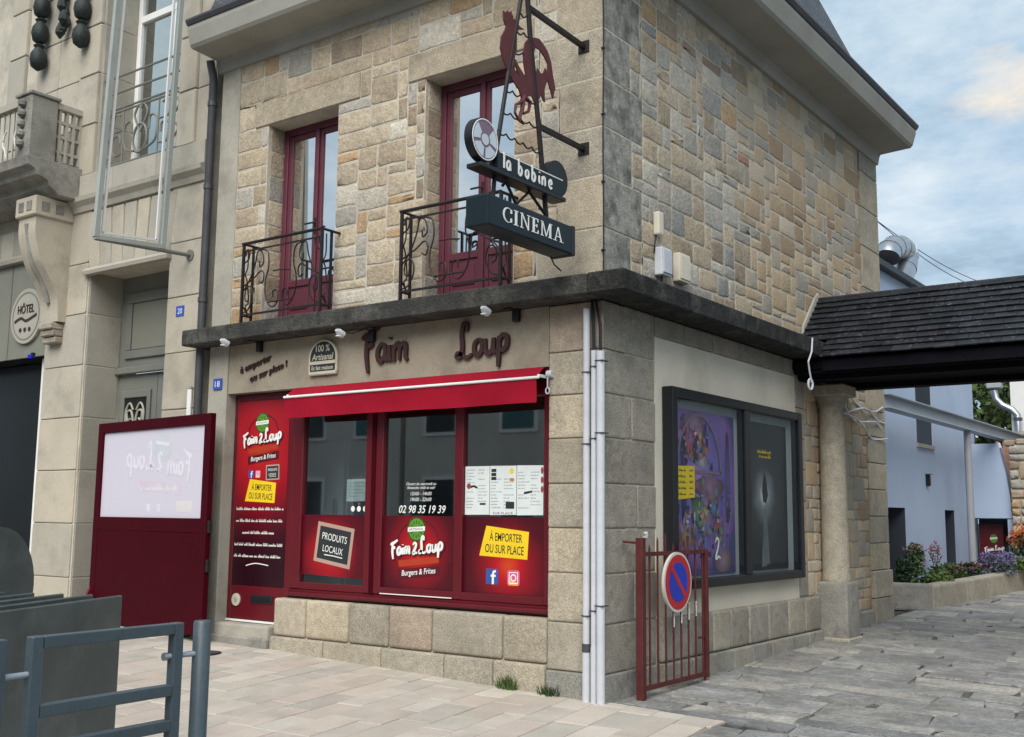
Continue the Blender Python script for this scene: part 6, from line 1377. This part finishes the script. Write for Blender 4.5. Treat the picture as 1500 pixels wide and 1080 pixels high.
# trees
def tree(x, y, h, r, n_, label, seed, mats=('leaf_a', 'leaf_b', 'leaf_c')):
    z = G(x, y); T = thing('tree', label, 'tree', (x, y, z), 'trees behind the blue building'); rg = random.Random(seed)
    MB().tube([(x, y, z-.1), (x+.1, y, z+h*.3), (x, y+.1, z+h*.7)], [.22, .16, .06], 8).build('trunk', 'bark', T, smooth=True)
    br_ = MB(); cl = []
    for k in range(26):
        d = Vector((rg.gauss(0, 1), rg.gauss(0, 1), rg.gauss(.1, .7))); d.normalize(); c = Vector((x, y, z+h*.62))+Vector((d.x*r*.75, d.y*r*.75, d.z*h*.33))*rg.uniform(.5, 1); cl.append((c, rg.uniform(.3, .55)*r*.75))
        br_.tube([(x, y, z+h*.4), tuple((Vector((x, y, z+h*.45))+c)/2), tuple(c)], [.06, .04, .012], 5)
    br_.build('limbs', 'bark', T); mbs = [MB() for _ in mats]
    for c, cr in cl:
        m_ = rg.randrange(len(mats))
        for i in range(n_//26):
            d = Vector((rg.gauss(0, 1), rg.gauss(0, 1), rg.gauss(0, 1))); d.normalize(); p = c+d*cr*rg.random()**.45; s_ = rg.uniform(.06, .13)
            nn = Vector((rg.gauss(0, 1), rg.gauss(0, 1), rg.gauss(.6, .7))).normalized(); t = nn.orthogonal().normalized(); t = Matrix.Rotation(rg.uniform(0, 6.28), 3, nn) @ t; u = nn.cross(t)
            mbs[m_ if rg.random() < .7 else rg.randrange(len(mats))].add([p-t*s_, p+u*s_*.5, p+t*s_, p-u*s_*.5], [(0, 1, 2, 3)])
    for mb, m_ in zip(mbs, mats): mb.build('crown', m_, T, kind='stuff')
q = at(1450, 560, 1, 21); tree(q.x, 21, 5.6, 2.3, 5200, 'leafy green tree rising behind the garden wall', 1)
q = at(1490, 590, 1, 24); tree(q.x+1.2, 25, 6.6, 2.6, 4200, 'darker tree beyond the white house', 2, ('leaf_c', 'leaf_a', 'leaf_a'))
T = thing('brick_terrace', 'low red-brown terrace wall below the tree', 'wall', (.3, 15.5, .3)); box('wall', ST['rust'], T, -.4, 3, 15.5, 15.7, .2, 3.0); box('coping', ST['grey'], T, -.42, 3, 15.45, 15.75, 3.0, 3.06)
# far side of the lane: unseen house, lengthened to dull the poster glass reflection
T = thing('unseen_lane_house', 'unseen plain rendered house across the lane, lengthened for its reflection', 'house', (10, 20, 0)); box('wall', 'opp_wall', T, 8.6, 12, 3.2, 46, -.2, 5.2); box('roof', 'slate', T, 8.4, 12.2, 3.0, 46.2, 5.2, 5.35)
for k in range(3): box('window', 'pane_dark', T, 8.58, 8.598, 4.6+3*k, 5.6+3*k, 1.4, 2.8)
# houses across the street (seen only in the shop glass)
for k, (a, b, h, m_) in enumerate(((-42, -16.2, 7.4, 'opp_wall'), (-16, -3, 7.0, 'opp_wall'), (-2.8, 13, 7.0, 'white_house'))):
    T = thing('street_house', ('grey rendered house across the street with teal door', 'white house across the street with teal shutters', 'grey corner house across the street')[k], 'house', ((a+b)/2, -17, -.4)); Y = -15.5
    box('wall', m_, T, a, b, Y-6, Y, -.6, h); box('roof', 'slate', T, a-.1, b+.1, Y-6.3, Y+.3, h, h+.2)
    n_ = int((b-a)/2.3)
    for i in range(n_):
        x = a+(b-a)*(i+.5)/n_
        for z in (.6, 3.6):
            D = node('window', T); D.location = (0, 0, 0); box('surround', 'white_paint', D, x-.62, x+.62, Y+.001, Y+.04, z-.1, z+1.8); box('pane', 'pane_dark' if (i+k) % 2 else 'teal_paint', D, x-.5, x+.5, Y+.041, Y+.06, z, z+1.7)
    box('door', 'teal_paint', T, a+.3, a+1.2, Y+.001, Y+.05, -.5, 1.7)
def gat(px, py):
    """photo pixel -> point on the sloping ground"""
    z = 0
    for _ in range(8): q = at(px, py, 2, z); z = G(q.x, q.y)
    return q
q = gat(296, 957); T = thing('manhole_cover', 'small round iron cover in the pavement beside the round post', 'manhole cover', (q.x, q.y, q.z))
MB().lathe([(.17, .001), (.17, .006), (.15, .007)], tuple(q), 28).build('ring', 'iron', T); MB().lathe([(.145, .002), (.145, .0085)], tuple(q), 24).build('lid', 'zinc_dark', T)
T = thing('corner_cable', 'thin black cable running down the stone corner above the ledge', 'cable', (.0, 0, 3.19))
MB().tube([(.012+.003*math.sin(i), -.016, 3.19+i*.24) for i in range(13)], .006, 6).build('cable', 'sign_edge', T, smooth=True)
for i in range(5): MB().box(-.004, .024, -.024, -.004, 3.4+i*.55, 3.415+i*.55).build('clip', 'sign_edge', T)
